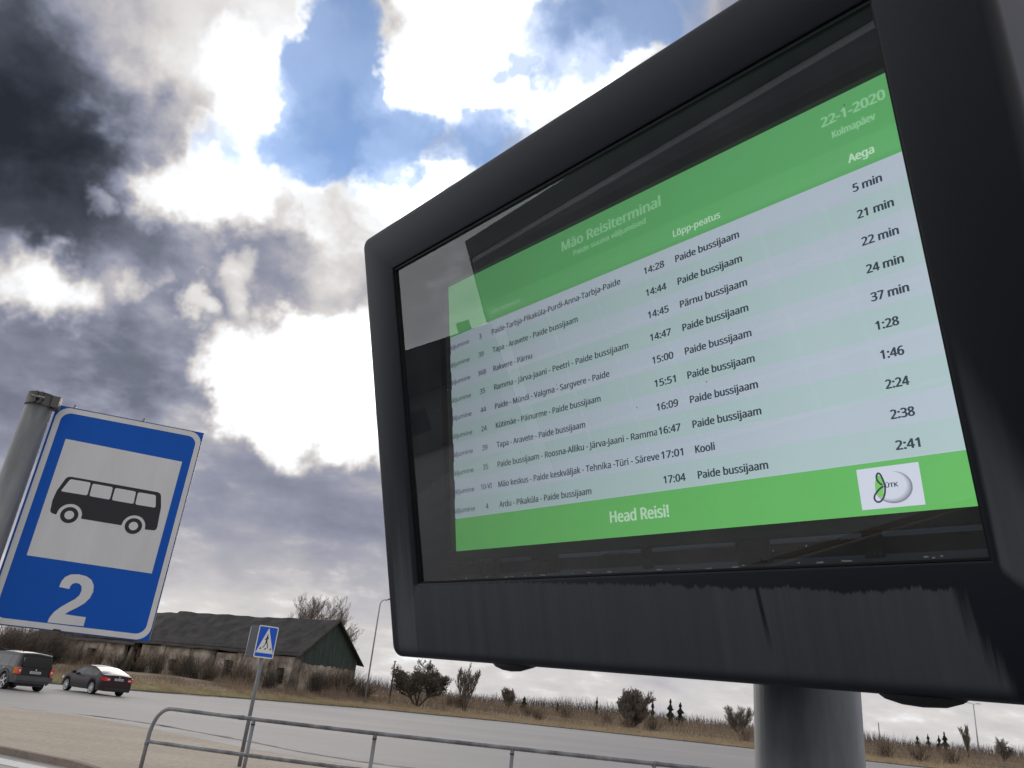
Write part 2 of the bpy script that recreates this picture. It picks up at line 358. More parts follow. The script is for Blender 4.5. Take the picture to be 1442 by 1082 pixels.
def bezel_material():
    m = bpy.data.materials.new('bezel_paint'); m.use_nodes = True; t = m.node_tree; b = t.nodes['Principled BSDF']
    def n(ty, **k):
        q = t.nodes.new(ty)
        for a, c in k.items(): setattr(q, a, c)
        return q
    def lk(a, c): t.links.new(a, c)
    def mm(op, a, c=None, clamp=False):
        q = n('ShaderNodeMath', operation=op); q.use_clamp = clamp
        for i, v in enumerate((a, c)):
            if v is None: continue
            if isinstance(v, (int, float)): q.inputs[i].default_value = v
            else: lk(v, q.inputs[i])
        return q.outputs[0]
    def mr(v, a, c, d=0., e=1.):
        q = n('ShaderNodeMapRange'); q.interpolation_type = 'SMOOTHSTEP'; lk(v, q.inputs[0])
        for i, w in enumerate((a, c, d, e)): q.inputs[i + 1].default_value = w
        return q.outputs[0]
    tcn = n('ShaderNodeTexCoord'); sp = n('ShaderNodeSeparateXYZ'); lk(tcn.outputs['Object'], sp.inputs[0]); X, Y, Z = sp.outputs
    def nz(sx, sz, sc, det=4, off=0.0, rough=.6):
        mp = n('ShaderNodeMapping'); lk(tcn.outputs['Object'], mp.inputs[0]); mp.inputs['Scale'].default_value = (sx, 1, sz); mp.inputs['Location'].default_value = (off, off * .7, 0)
        q = n('ShaderNodeTexNoise'); q.inputs['Scale'].default_value = sc; q.inputs['Detail'].default_value = det; q.inputs['Roughness'].default_value = rough; lk(mp.outputs[0], q.inputs['Vector']); return q.outputs[0]
    jag = mm('MULTIPLY', mm('SUBTRACT', nz(90, 6, 1.0, 6, rough=.8), .5), .030)
    big = mm('MULTIPLY', mm('SUBTRACT', nz(9, .4, 1.0, 3, 3.1), .5), .028)
    # upper limit of the dried dirt below the window
    top = mm('ADD', mm('ADD', mr(X, .15, .95, -.003, -.026), jag), mm('MULTIPLY', big, mr(X, .40, .8, .1, 1.0)))
    d = mm('SUBTRACT', top, Z)
    low = mr(d, -.0012, .0025)
    low = mm('MULTIPLY', low, mr(Z, -.141, -.118))
    rgt = mm('SUBTRACT', mm('ADD', .958, mm('MULTIPLY', Z, -.28)), X)
    rgt = mm('ADD', rgt, mm('MULTIPLY', mm('SUBTRACT', nz(60, 3, 1.0, 5, 8.0), .5), .05))
    low = mm('MULTIPLY', low, mr(rgt, -.004, .012))
    low = mm('MULTIPLY', low, mr(X, -.092, -.078))
    # dirt-free drip lines
    drip = mr(mm('ABSOLUTE', mm('SUBTRACT', X, mm('ADD', .728, mm('MULTIPLY', Z, -.09)))), .0016, .0040)
    low = mm('MULTIPLY', low, mm('MAXIMUM', drip, mr(Z, -.05, -.11)))
    left = mm('MULTIPLY', mr(X, -.088, -.078), mr(X, -.012, -.022)); left = mm('MULTIPLY', left, mr(mm('ADD', Z, mm('MULTIPLY', nz(60, 2, 1., 4, 2.), .25)), .42, .02)); left = mm('MULTIPLY', left, mr(Z, -.15, -.11))
    rx = mm('ADD', mm('SUBTRACT', X, 1.002), mm('MULTIPLY', mm('SUBTRACT', nz(40, 2, 1., 4, 5.), .5), .02))
    right = mm('MULTIPLY', mr(rx, .0, .006), mr(mm('ADD', rx, mm('MULTIPLY', Z, .30)), .085, .045)); right = mm('MULTIPLY', right, mr(Z, .36, .0)); right = mm('MULTIPLY', right, mr(mm('ADD', Z, mm('MULTIPLY', rx, 1.0)), -.012, .002))
    streak = nz(38, 1.2, 1.0, 6, 11.0, .7)
    sl = mr(streak, .25, .78, .80, 1.12)
    thin = mr(nz(150, 1.2, 1.0, 2, 17.0), .70, .78, 0, .5)
    tot = mm('MAXIMUM', mm('MULTIPLY', low, .62), mm('MAXIMUM', left, mm('MULTIPLY', right, .9)))
    tot = mm('MULTIPLY', tot, mm('ADD', sl, thin)); tot = mm('MINIMUM', tot, 1.3)
    grime = mm('MULTIPLY', nz(3, 3, 1., 6, 1.), .12)
    tot = mm('ADD', tot, mm('MULTIPLY', grime, .12))
    mixc = n('ShaderNodeMix'); mixc.data_type = 'RGBA'; mixc.clamp_factor = True; lk(tot, mixc.inputs[0]); mixc.inputs[6].default_value = (.0060, .0090, .0170, 1); mixc.inputs[7].default_value = (.115, .122, .130, 1)
    lk(mixc.outputs[2], b.inputs['Base Color'])
    lk(mr(tot, 0., .5, .42, .85), b.inputs['Roughness']); b.inputs['Specular IOR Level'].default_value = .35
    fn = n('ShaderNodeTexNoise'); fn.inputs['Scale'].default_value = 900; lk(tcn.outputs['Object'], fn.inputs['Vector'])
    bp = n('ShaderNodeBump'); bp.inputs['Strength'].default_value = .12; bp.inputs['Distance'].default_value = .001; lk(fn.outputs[0], bp.inputs['Height']); lk(bp.outputs[0], b.inputs['Normal'])
    return m
m_bezel = bezel_material()
m_black = mat('lifted_black_interior', (.095, .112, .135), .85)  # black raised to blue-grey, standing in for a reflection over the interior
m_seal = mat('rubber_seal', (.006, .006, .007), .6)
# housing shell: rounded outer rim swept round the window opening
hx0, hz0, hx1, hz1 = -.18 * S, -.222 * S, 1.742 * S, 1.162 * S
NC = 8; rad = .022; er = .018
rings = []
rings.append([(x, .215, z) for x, z in rrect(hx0 + .03, hz0 + .03, hx1 - .03, hz1 - .03, rad, NC)])
rings.append([(x, .190, z) for x, z in rrect(hx0, hz0, hx1, hz1, rad, NC)])
for k in range(0, 8):
    a = k / 7 * PI / 2; ins = er * (1 - math.cos(a)); y = er * (1 - math.sin(a))
    rings.append([(x, y, z) for x, z in rrect(hx0 + ins, hz0 + ins, hx1 - ins, hz1 - ins, max(.01, rad - ins * .6), NC)])
rings.append([(x, 0.0, z) for x, z in rrect(-.004, -.004, GW + .004, GH + .004, .003, NC)])
rings.append([(x, 0.0012, z) for x, z in rrect(-.0010, -.0010, GW + .001, GH + .001, .0015, NC)])
rings.append([(x, 0.012, z) for x, z in rrect(0, 0, GW, GH, .001, NC)])
h = MB(); n_ = len(rings[0]); vs = [p for r in rings for p in r]; fs = []
for i in range(len(rings) - 1):
    for k in range(n_): fs.append((i * n_ + k, i * n_ + (k + 1) % n_, (i + 1) * n_ + (k + 1) % n_, (i + 1) * n_ + k))
fs.append(tuple(range(n_)))
h.add(vs, fs, True); ho = h.build('housing', m_bezel, disp)
md = ho.modifiers.new('e', 'EDGE_SPLIT'); md.split_angle = math.radians(28)
# interior tray
t_ = MB(); a = rrect(0.001, 0.001, GW - .001, GH - .001, .001, 1); iw = rrect(-.03, -.03, GW + .03, GH + .03, .001, 1)
ny = len(a); vs = [(x, .0125, z) for x, z in a] + [(x, .02, z) for x, z in iw] + [(x, .165, z) for x, z in iw]; fs = []
for i in range(2):
    for k in range(ny): fs.append((i * ny + k, i * ny + (k + 1) % ny, (i + 1) * ny + (k + 1) % ny, (i + 1) * ny + k))
fs.append(tuple(2 * ny + k for k in range(ny)))
t_.add(vs, fs); t_.build('inner_tray', m_black, disp)
# seal line round the glass
sl = MB()
for (x0, z0, x1, z1) in ((-.0005, GH - .0045, GW, GH), (0, 0, GW, .0022), (0, .002, .0026, GH - .004), (GW - .002, .002, GW, GH - .004)):
    sl.box(((x0 + x1) / 2, .0062, (z0 + z1) / 2), (x1 - x0, .004, z1 - z0))
sl.build('seal', m_seal, disp)
# glass
mg = bpy.data.materials.new('cover_glass'); mg.use_nodes = True; t = mg.node_tree; t.nodes.clear()
fr = t.nodes.new('ShaderNodeFresnel'); fr.inputs[0].default_value = 2.0
tr = t.nodes.new('ShaderNodeBsdfTransparent'); tr.inputs[0].default_value = (.93, .95, .94, 1)
gl = t.nodes.new('ShaderNodeBsdfGlossy'); gl.inputs['Roughness'].default_value = 0.0
mxg = t.nodes.new('ShaderNodeMixShader'); t.links.new(fr.outputs[0], mxg.inputs[0]); t.links.new(tr.outputs[0], mxg.inputs[1]); t.links.new(gl.outputs[0], mxg.inputs[2])
df = t.nodes.new('ShaderNodeBsdfDiffuse'); df.inputs[0].default_value = (.45, .45, .43, 1)
mx2 = t.nodes.new('ShaderNodeMixShader')
tcn = t.nodes.new('ShaderNodeTexCoord'); mp = t.nodes.new('ShaderNodeMapping'); mp.inputs['Scale'].default_value = (1, 1, .45); t.links.new(tcn.outputs['Object'], mp.inputs[0])
ns = t.nodes.new('ShaderNodeTexNoise'); ns.inputs['Scale'].default_value = 9; ns.inputs['Detail'].default_value = 8; t.links.new(mp.outputs[0], ns.inputs['Vector'])
mrn = t.nodes.new('ShaderNodeMapRange'); t.links.new(ns.outputs[0], mrn.inputs[0])
for i, q in enumerate((.35, .75, .020, .075)): mrn.inputs[i + 1].default_value = q
t.links.new(mrn.outputs[0], mx2.inputs[0]); t.links.new(mxg.outputs[0], mx2.inputs[1]); t.links.new(df.outputs[0], mx2.inputs[2])
om = t.nodes.new('ShaderNodeOutputMaterial'); t.links.new(mx2.outputs[0], om.inputs[0])
# slight waviness like real toughened glass
wn = t.nodes.new('ShaderNodeTexNoise'); wn.inputs['Scale'].default_value = 5; wn.inputs['Detail'].default_value = 1; t.links.new(tcn.outputs['Object'], wn.inputs['Vector'])
bpn = t.nodes.new('ShaderNodeBump'); bpn.inputs['Strength'].default_value = .10; bpn.inputs['Distance'].default_value = .003; t.links.new(wn.outputs[0], bpn.inputs['Height']); pass
gm = MB(); gm.add([(0.001, .0085, .001), (GW - .001, .0085, .001), (GW - .001, .0085, GH - .001), (.001, .0085, GH - .001)], [(0, 1, 2, 3)]); gm.build('cover_glass', mg, disp)
# dirt flecks along the bottom edge of the glass
fl = MB(); rr = random.Random(3)
for k in range(26):
    x = rr.uniform(.05, GW - .03); w = rr.choice([.003, .004, .006, .012]); zz = .0035 + rr.random() * .002
    p = [(x + w * math.cos(a) * .5, .0079, zz + .0012 * math.sin(a) * rr.uniform(.5, 1)) for a in [i * PI / 3 for i in range(6)]]
    fl.add(p, [tuple(range(6))])
for k in range(16):
    x = rr.uniform(.02, GW - .03); zz = rr.uniform(.02, GH - .02); w = .0009
    fl.add([(x + w * math.cos(a), .0079, zz + w * 1.5 * math.sin(a)) for a in [i * PI / 3 for i in range(6)]], [tuple(range(6))])
tag(fl.build('dirt_fleck', mat('dry_dirt', (.38, .37, .34), .9), disp), kind='stuff')

# LCD panel, mounted a little less tilted than the glass
tilt = math.atan2(.0767214, .99705)
lcd_loc = Vector((-0.01784163 + .14, 0.05566505 + .08 * .0767, 0.00291221 + .08 * .997)) * S
LM = Matrix.Translation(lcd_loc) @ Matrix.Rotation(-tilt, 4, 'X')
LW, LH = 1.483 * S, .8341 * S
E_WHITE = emitmat('lcd_row_lavender', (.315, .365, .425)); E_ROW = emitmat('lcd_row_green', (.285, .370, .382)); E_GREEN = emitmat('lcd_green', (.085, .315, .080))
E_HEAD = emitmat('lcd_heading_green', (.076, .275, .095)); E_HEAD_REFL = emitmat('lcd_heading_reflection', (.085, .295, .105)); E_TXT = emitmat('lcd_dark_text', (.020, .030, .045)); E_LT = emitmat('lcd_pale_text', (.19, .41, .22)); E_WT = emitmat('lcd_white_text', (.34, .50, .36)); E_LOGO = emitmat('lcd_logo_white', (.42, .44, .52))
def lq(name, u0, v0, u1, v1, m, y=0.0, parent=None):
    q = MB(); q.add([(u0 * S, y, v0 * S), (u1 * S, y, v0 * S), (u1 * S, y, v1 * S), (u0 * S, y, v1 * S)], [(0, 1, 2, 3)]); return q.build(name, m, parent)
lcd = MB(); lcd.box((LW / 2, .012, LH / 2), (LW, .022, LH)); lcdo = lcd.build('lcd_panel', E_WHITE, disp); lcdo.matrix_local = LM
ys0 = 0.0
Z1, Z2 = -.0004, -.0010
lq('header_band', 0, .663, 1.483, .8341, E_HEAD, Z1 + .0002, lcdo)
lq('header_reflection', 0, .672, 1.483, .724, E_HEAD_REFL, Z1 - .0001, lcdo)  # paler strip paints a reflection across the heading
lq('footer_band', 0, 0, 1.483, .0947, E_GREEN, Z1, lcdo)
RB = [.624 - k * .05657 for k in range(10)]
for k in range(10):
    if k % 2 == 1: lq('table_row', 0, RB[k] - .018, 1.483, RB[k] + .0385, E_ROW, Z1, lcdo)
# text
import os
FONT = None
try:      # the sans serif that ships inside Blender itself; the built-in font is used if it is absent
    FONT = bpy.data.fonts.load(os.path.join(bpy.utils.system_resource('DATAFILES'), 'fonts', 'NotoSansHebrew-Regular.woff2'))
except Exception: FONT = None
def text_mesh(s):
    c = bpy.data.curves.new('t', 'FONT'); c.font = FONT if FONT else c.font; c.body = s; c.size = 1; c.resolution_u = 3
    o = bpy.data.objects.new('t', c); COL.objects.link(o); bpy.context.view_layer.update()
    dg = bpy.context.evaluated_depsgraph_get(); me = bpy.data.meshes.new_from_object(o.evaluated_get(dg)); bpy.data.objects.remove(o); bpy.data.curves.remove(c)
    n = len(me.vertices); a = np.zeros(n * 3, np.float32); me.vertices.foreach_get('co', a); a = a.reshape(-1, 3)
    fs = [tuple(p.vertices) for p in me.polygons]; bpy.data.meshes.remove(me); return a, fs
CAPN = float(text_mesh('H')[0][:, 1].max())
_cap = {}
def text(name, s, u0, v, m, cap, u1=None, xs=None, align='l', bold=.02, y=None, parent=None, clip=None, kx=1.0, shear=0.0):
    """flat lettering in panel units; cap is the capital height, xs an x/z stretch, or u1 the right end"""
    parent = parent or lcdo
    y = Z2 if y is None else y
    a, fs = text_mesh(s); sz = cap / CAPN; x = a[:, 0] - a[:, 0].min(); w = x.max()
    if u1 is not None: sx = (u1 - u0) / w
    else: sx = sz * (xs or 1.0)
    x = x * sx
    if align == 'r': x = x - w * sx
    z = a[:, 1] * sz; bw = bold * cap; V = []; Fc = []; n = len(x)
    for i, (dx, dz) in enumerate(((0, 0), (-bw, 0), (bw, 0), (-bw * .5, bw * .45), (bw * .5, -bw * .45))):    # weight: the strokes laid five times, a hair apart
        X = u0 + x + dx
        if clip: X = np.clip(X, clip[0], clip[1])
        V.append(np.stack([X * S * kx, np.full(n, y - i * .00004), (v + z + dz) * S * kx], 1)); Fc += [tuple(k + i * n for k in f) for f in fs]
    me = bpy.data.meshes.new(name); me.from_pydata(np.concatenate(V).tolist(), [], Fc); me.update()
    return mk_obj(name, me, m, parent)
rows = [('3', 'Paide-Tarbja-Pikaküla-Purdi-Anna-Tarbja-Paide', '14:28', 'Paide bussijaam', '5 min', .705),
 ('39', 'Tapa - Aravete - Paide bussijaam', '14:44', 'Paide bussijaam', '21 min', .552),
 ('368', 'Rakvere - Pärnu', '14:45', 'Pärnu bussijaam', '22 min', None),
 ('35', 'Ramma - Järva-Jaani - Peetri - Paide bussijaam', '14:47', 'Paide bussijaam', '24 min', .713),
 ('44', 'Paide - Mündi - Valgma - Sargvere - Paide', '15:00', 'Paide bussijaam', '37 min', None),
 ('24', 'Kütimäe - Päinurme - Paide bussijaam', '15:51', 'Paide bussijaam', '1:28', None),
 ('39', 'Tapa - Aravete - Paide bussijaam', '16:09', 'Paide bussijaam', '1:46', .552),
 ('35', 'Paide bussijaam - Roosna-Alliku - Järva-Jaani - Ramma', '16:47', 'Paide bussijaam', '2:24', None),
 ('10-VI', 'Mäo keskus - Paide keskväljak - Tehnika -Türi - Säreve', '17:01', 'Kooli', '2:38', .775),
 ('4', 'Ardu - Pikaküla - Paide bussijaam', '17:04', 'Paide bussijaam', '2:41', .557)]
def natw(t, cap): q = text_mesh(t)[0][:, 0]; return float(q.max() - q.min()) * cap / CAPN
XR = .347 / natw('Tapa - Aravete - Paide bussijaam', .0158); XD = .170 / natw('Paide bussijaam', .0162); XV = .107 / natw('väljumine', .0132); XN = .037 / natw('368', .0150)
for k, (num, route, tm, dest, mins, uend) in enumerate(rows):
    v = RB[k] - .004
    text('departure_word', 'väljumine', .0965, v + .001, E_TXT, .0132, align='r', xs=XV, bold=.028, clip=(.001, 9))
    nw = natw(num, .0150) * XN * (.92 if len(num) > 3 else 1); text('route_number', num, .152 - nw / 2, v + .001, E_TXT, .0150, xs=XN, u1=.152 + nw / 2, bold=.035)
    text('route_name', route, .206, v, E_TXT, .0158, xs=XR, bold=.046, u1=uend, clip=(0, .776))
    text('departure_time', tm, .782, v, E_TXT, .0165, u1=.842, bold=.062)
    text('destination', dest, .876, v, E_TXT, .0162, xs=XD, bold=.064)
    text('waiting_time', mins, .303 + 1.0, v, E_TXT, .0165, u1={'5 min': 1.358}.get(mins, 1.371 if 'min' in mins else 1.344), bold=.068)
text('heading_text', 'Mäo Reisiterminal', .514, .776, E_LT, .0265, u1=.849, bold=.06)
text('heading_text', 'Paide suuna väljumised', .555, .749, E_LT, .0140, u1=.80, bold=.05)
text('heading_text', '22-1-2020', 1.262, .782, E_LT, .0200, u1=1.390, bold=.07)
text('heading_text', 'Kolmapäev', 1.280, .749, E_LT, .0150, u1=1.366, bold=.06)
text('column_title', 'Liini nimetus', .205, .683, E_LT, .0135, u1=.336, bold=.03)
text('column_title', 'Lõpp-peatus', .877, .683, E_WT, .0160, u1=1.006, bold=.05)
text('column_title', 'Aega', 1.303, .683, E_WT, .0170, u1=1.353, bold=.065)
text('footer_text', 'Head Reisi!', .613, .036, E_WT, .0265, u1=.787, bold=.055)
# operator logo
def lpoly(name, pts, m, y): 
    q = MB(); q.add([(p[0] * S, y, p[1] * S) for p in pts], [tuple(range(len(pts)))]); return q.build(name, m, lcdo)
lq('logo_card', 1.2245, .0105, 1.336, .0850, E_LOGO, -.0006, lcdo)
def ell(cx, cy, rx, ry, n=40): return [(cx + rx * math.cos(2 * PI * i / n), cy + ry * math.sin(2 * PI * i / n)) for i in range(n)]
shades = [(.14, .15, .19), (.22, .23, .28), (.30, .31, .37), (.36, .38, .45), (.42, .44, .52)]
for i, c in enumerate(shades):
    r = 1 - i * .035
    lpoly('logo_ball', ell(1.2865 - i * .0012, .046 + i * .0011, .0335 * r, .0285 * r), emitmat('logo_grey', c), -.0008 - i * .0001)
lpoly('logo_leaf', [(1.263, .030), (1.2565, .036), (1.2545, .045), (1.2555, .056), (1.2585, .065), (1.2590, .0695), (1.264, .0705), (1.2690, .0650), (1.2705, .054), (1.2690, .042), (1.267, .032)], emitmat('logo_green', (.12, .36, .08)), -.0015)
def stroke(pts, w):
    out = []; n = len(pts); Lf = []; Rt = []
    for i in range(n):
        a = Vector(pts[max(i - 1, 0)]); b = Vector(pts[min(i + 1, n - 1)]); t = (b - a).normalized(); nn = Vector((-t.y, t.x)); p = Vector(pts[i])
        Lf.append(p + nn * w / 2); Rt.append(p - nn * w / 2)
    q = MB(); vs = [(p.x * S, -.0018, p.y * S) for p in Lf] + [(p.x * S, -.0018, p.y * S) for p in Rt]
    q.add(vs, [(i, i + 1, n + i + 1, n + i) for i in range(n - 1)]); return q
Jp = [(1.2685, .052), (1.264, .056), (1.2605, .062), (1.2605, .069), (1.2635, .0735), (1.2675, .0715), (1.2705, .063), (1.2725, .052), (1.2715, .040), (1.2675, .030), (1.2615, .0235), (1.2555, .0225), (1.2510, .0270), (1.2515, .0335), (1.2565, .0400), (1.2640, .0465), (1.2715, .0500)]
Jf = []
for i in range(len(Jp) - 1):
    for s_ in range(4):
        tt = s_ / 4; p0 = Vector(Jp[max(i - 1, 0)]); p1 = Vector(Jp[i]); p2 = Vector(Jp[i + 1]); p3 = Vector(Jp[min(i + 2, len(Jp) - 1)])
        Jf.append(tuple(.5 * (2 * p1 + (p2 - p0) * tt + (2 * p0 - 5 * p1 + 4 * p2 - p3) * tt * tt + (3 * p1 - p0 - 3 * p2 + p3) * tt ** 3)))
stroke(Jf, .0034).build('logo_letter', E_TXT, lcdo)
text('logo_text', 'ÜTK', 1.2735, .0465, E_TXT, .0075, u1=1.2960, bold=.07, y=-.0018)
# metal rim and brackets round the panel
m_rim = mat('lcd_rim', (.05, .055, .055), .45, .6, var=.3, scale=20)
rim = MB(); rw = .018
rim.box((LW / 2, .006, LH + rw / 2 + .0005), (LW + 2 * rw, .034, rw)); rim.box((LW / 2, .006, -rw / 2 - .0005), (LW + 2 * rw, .034, rw)); rim.box((-rw / 2 - .0005, .006, LH / 2), (rw, .034, LH)); rim.box((LW + rw / 2 + .0005, .006, LH / 2), (rw, .034, LH))
rimo = rim.build('panel_rim', mat('panel_rim', (.012, .013, .015), .5, .2), disp); rimo.matrix_local = LM
br = MB()
br.box((GW / 2, .070, .016), (GW - .02, .004, .020)); br.build('support_rail', mat('support_rail', (.035, .038, .036), .5, .5, var=.4, scale=14), disp)
for x, w in ((.13, .012), (.17, .010), (.30, .055), (.52, .012), (.70, .045), (.86, .02)):
    b_ = MB(); b_.box((x, .056, .018), (w, .012, .030)); b_.box((x, .050, .010), (w * .6, .006, .010)); b_.build('mounting_bracket', mat('bracket_metal', (.03, .032, .032), .5, .5), disp)
# bright slivers laid along the rail as painted highlights
m_highlight = mat('highlight_metal', (.34, .34, .32), .35, .8)
for x, w in ((.085, .05), (.27, .085), (.45, .05), (.62, .10), (.80, .03)):
    be = MB(); be.box((x, .0665, .0275), (w, .003, .0022)); be.build('rail_highlight', m_highlight, disp)
# vent cowls under the housing
m_cowl = mat('black_plastic', (.015, .016, .018), .45)
for u in (.362, 1.405):
    c_ = MB(); zb = hz0; prof = [(-.042, 0), (-.046, -.004), (-.040, -.010), (-.022, -.0165), (0, -.0185), (.024, -.0165), (.041, -.009), (.045, -.003), (.042, 0)]
    vs = []; yy = [.010, .014, .028, .044, .050]; sc = [.72, 1, 1, 1, .8]
    for y, s_ in zip(yy, sc): vs += [(u * S + p[0] * s_, y, zb + .003 + p[1] * s_ * .72) for p in prof]
    n_ = len(prof); fs = [(i * n_ + k, i * n_ + k + 1, (i + 1) * n_ + k + 1, (i + 1) * n_ + k) for i in range(len(yy) - 1) for k in range(n_ - 1)]
    fs += [tuple(range(n_)), tuple(4 * n_ + k for k in range(n_))]
    c_.add(vs, fs, True); c_.build('vent_cowl', m_cowl, disp)
# post (plumb) and bracket
def galv(name, c, dark, var=.3, scale=5, rough=.45, stretch=(1, 1, .25), metal=.55):
    return mat(name, dark, rough, metal, c2=c, scale=scale, stretch=stretch, bump=.08, bscale=40, detail=8)
m_post = galv('post_steel', (.34, .365, .39), (.13, .145, .16), scale=7, rough=.68, metal=.1)
post = MB(); pc = Vector((.533 / 1.35 * 1.25, 1.25, 0)); post.tube([pc, pc + Vector((0, 0, 2.35))], .0765, 40)
po = post.build('post', m_post, disp); po.matrix_local = DM.inverted()
bk = MB(); mid = DM.inverted() @ (pc + Vector((0, 0, 2.0))); bk.box((mid.x, (mid.y + .2) / 2, mid.z), (.12, abs(mid.y - .2) + .06, .22)); bk.build('wall_bracket', m_black, disp)

# ------------------------------------------------------------------ bus stop sign
A = Vector((-1.93523493, 3.20310827, 1.00330577 + EYE)); B = Vector((-1.36187195, 3.39351708, 1.00330577 + EYE))
rx = (B - A).normalized(); ry = Vector((0, 0, 1)).cross(rx).normalized()        # ry points away from the viewer
SW, SH = .604, .905
SM = Matrix(((rx.x, ry.x, 0, A.x), (rx.y, ry.y, 0, A.y), (0, 0, 1, A.z), (0, 0, 0, 1)))
bs = empty('bus_stop_sign', matrix=SM, label='blue bus stop sign with black bus pictogram and white number 2 on its pole', cat='bus stop sign')
m_blue = mat('sign_blue', (.003, .115, .60), .45, var=.08, scale=1.2, spec=.22)
m_white = mat('sign_white', (.80, .81, .82), .5, var=.05, scale=2.5, stretch=(3, 1, .5))
m_pict = mat('sign_black', (.006, .008, .016), .4)
m_alu = galv('sign_aluminium', (.32, .33, .34), (.22, .23, .24), metal=.5)
p_ = MB(); p_.box((SW / 2, .004, -SH / 2), (SW, .004, SH)); p_.build('sign_plate', m_blue, bs)
e_ = MB()
e_.box((SW / 2, .013, -.0015), (SW, .022, .003)); e_.box((SW / 2, .013, -SH + .0015), (SW, .022, .003)); e_.box((.0015, .013, -SH / 2), (.003, .022, SH)); e_.box((SW - .0015, .013, -SH / 2), (.003, .022, SH)); e_.build('plate_edge', m_alu, bs)
def ringpoly(name, outer, inner, m, y, parent):
    n = len(outer); q = MB(); q.add([(a, y, b) for a, b in outer] + [(a, y, b) for a, b in inner], [(k, (k + 1) % n, n + (k + 1) % n, n + k) for k in range(n)]); return q.build(name, m, parent)
ringpoly('sign_border', rrect(.008, -SH + .004, SW - .004, -.004, .052, 10), rrect(.031, -SH + .026, SW - .024, -.026, .038, 10), m_white, .0012, bs)
def flat(name, pts, m, y, parent):
    q = MB(); q.add([(a, y, b) for a, b in pts], [tuple(range(len(pts)))])
    return q.build(name, m, parent)
flat('sign_field', [(.0735, -.634), (.546, -.637), (.546, -.1475), (.0735, -.1395)], m_white, .0010, bs)
def arc(cx, cz, r, a0, a1, n=14): return [(cx + r * math.cos(math.radians(a0 + (a1 - a0) * i / n)), cz + r * math.sin(math.radians(a0 + (a1 - a0) * i / n))) for i in range(n + 1)]
w1c, w2c = (.1775, -.4520), (.4264, -.4560)
body = [(.1040, -.3620), (.1215, -.3060), (.1290, -.2970), (.142, -.2945), (.482, -.2975), (.4945, -.3020), (.5000, -.3125), (.5120, -.3600), (.5185, -.4440), (.5165, -.4560), (.5090, -.4605), (.4735, -.4625)]
body += arc(w2c[0], w2c[1], .0455, 0, 180)[1:] + [(.3800, -.4605)] + [(.2240, -.4590)] + arc(w1c[0], w1c[1], .0465, 0, 180)[1:] + [(.1290, -.4580), (.1120, -.4550), (.1045, -.4475), (.1000, -.4030)]
def ear_clip(P):
    n = len(P); area = sum(P[i][0] * P[(i + 1) % n][1] - P[(i + 1) % n][0] * P[i][1] for i in range(n)); idx = list(range(n)) if area > 0 else list(range(n))[::-1]; out = []
    def cr_(o, a, b): return (a[0] - o[0]) * (b[1] - o[1]) - (a[1] - o[1]) * (b[0] - o[0])
    guard = 0
    while len(idx) > 3 and guard < 5000:
        guard += 1; hit = False
        for i in range(len(idx)):
            a, b, c = idx[i - 1], idx[i], idx[(i + 1) % len(idx)]
            if cr_(P[a], P[b], P[c]) <= 1e-12: continue
            if any(cr_(P[a], P[b], P[k]) >= -1e-13 and cr_(P[b], P[c], P[k]) >= -1e-13 and cr_(P[c], P[a], P[k]) >= -1e-13 for k in idx if k not in (a, b, c)): continue
            out.append((a, b, c)); idx.pop(i); hit = True; break
        if not hit:
            idx.pop(0)
    out.append(tuple(idx)); return out
def tri_flat(name, pts, m, y, parent):
    me = bpy.data.meshes.new(name); me.from_pydata([(a, y, b) for a, b in pts], [], ear_clip(pts)); me.update(); return mk_obj(name, me, m, parent)
tri_flat('bus_pictogram', body, m_pict, .0004, bs)
def rpoly(pts, r=.008, n=4):
    out = []; k = len(pts)
    for i in range(k):
        p = Vector(pts[i]); a = (Vector(pts[i - 1]) - p); b = (Vector(pts[(i + 1) % k]) - p); ra = min(r, a.length / 2, b.length / 2)
        s = p + a.normalized() * ra; e = p + b.normalized() * ra
        for j in range(n + 1):
            t = j / n; out.append(tuple((1 - t) ** 2 * s + 2 * t * (1 - t) * p + t * t * e))
    return out
for w in ([(.1185, -.3610), (.1395, -.3050), (.2185, -.3050), (.2205, -.3610)], [(.2285, -.3620), (.2265, -.3080), (.3065, -.3090), (.3085, -.3630)], [(.3165, -.3635), (.3155, -.3100), (.3985, -.3110), (.4025, -.3645)], [(.4095, -.3655), (.4070, -.3120), (.4790, -.3120), (.4915, -.3655)]):
    tri_flat('pictogram_window', rpoly(w), m_white, -.0002, bs)
for c in (w1c, w2c):
    o_ = tri_flat('pictogram_wheel', arc(c[0], c[1], .0335, 0, 345, 23), m_pict, .0003, bs); tri_flat('hub', arc(c[0], c[1], .0178, 0, 345, 23), m_white, -.0002, o_)
two = [(.2224, -.738), (.2245, -.715), (.2330, -.6965), (.2500, -.6845), (.2780, -.6795), (.3080, -.6830), (.3300, -.6945), (.3440, -.7140), (.3490, -.7400), (.3440, -.7650), (.3300, -.7880), (.3080, -.8080), (.2850, -.8250), (.2720, -.8380), (.3500, -.8395), (.3506, -.8745), (.2201, -.8758), (.2225, -.8560), (.2330, -.8330), (.2500, -.8130), (.2720, -.7930), (.2920, -.7760), (.3030, -.7600), (.3060, -.7420), (.3020, -.7250), (.2920, -.7160), (.2790, -.7140), (.2680, -.7180), (.2620, -.7270), (.2605, -.7411)]
tri_flat('sign_number', two, m_white, .0006, bs)
m_bolt = mat('bolt_steel', (.30, .30, .30), .35, .8)
for x in (.065, .345):
    b_ = MB(); b_.tube([(x, .013, -.002), (x, .013, .010)], .0065, 6); b_.tube([(x, .013, .010), (x, .013, .018)], .0038, 8); b_.build('bolt', m_bolt, bs)
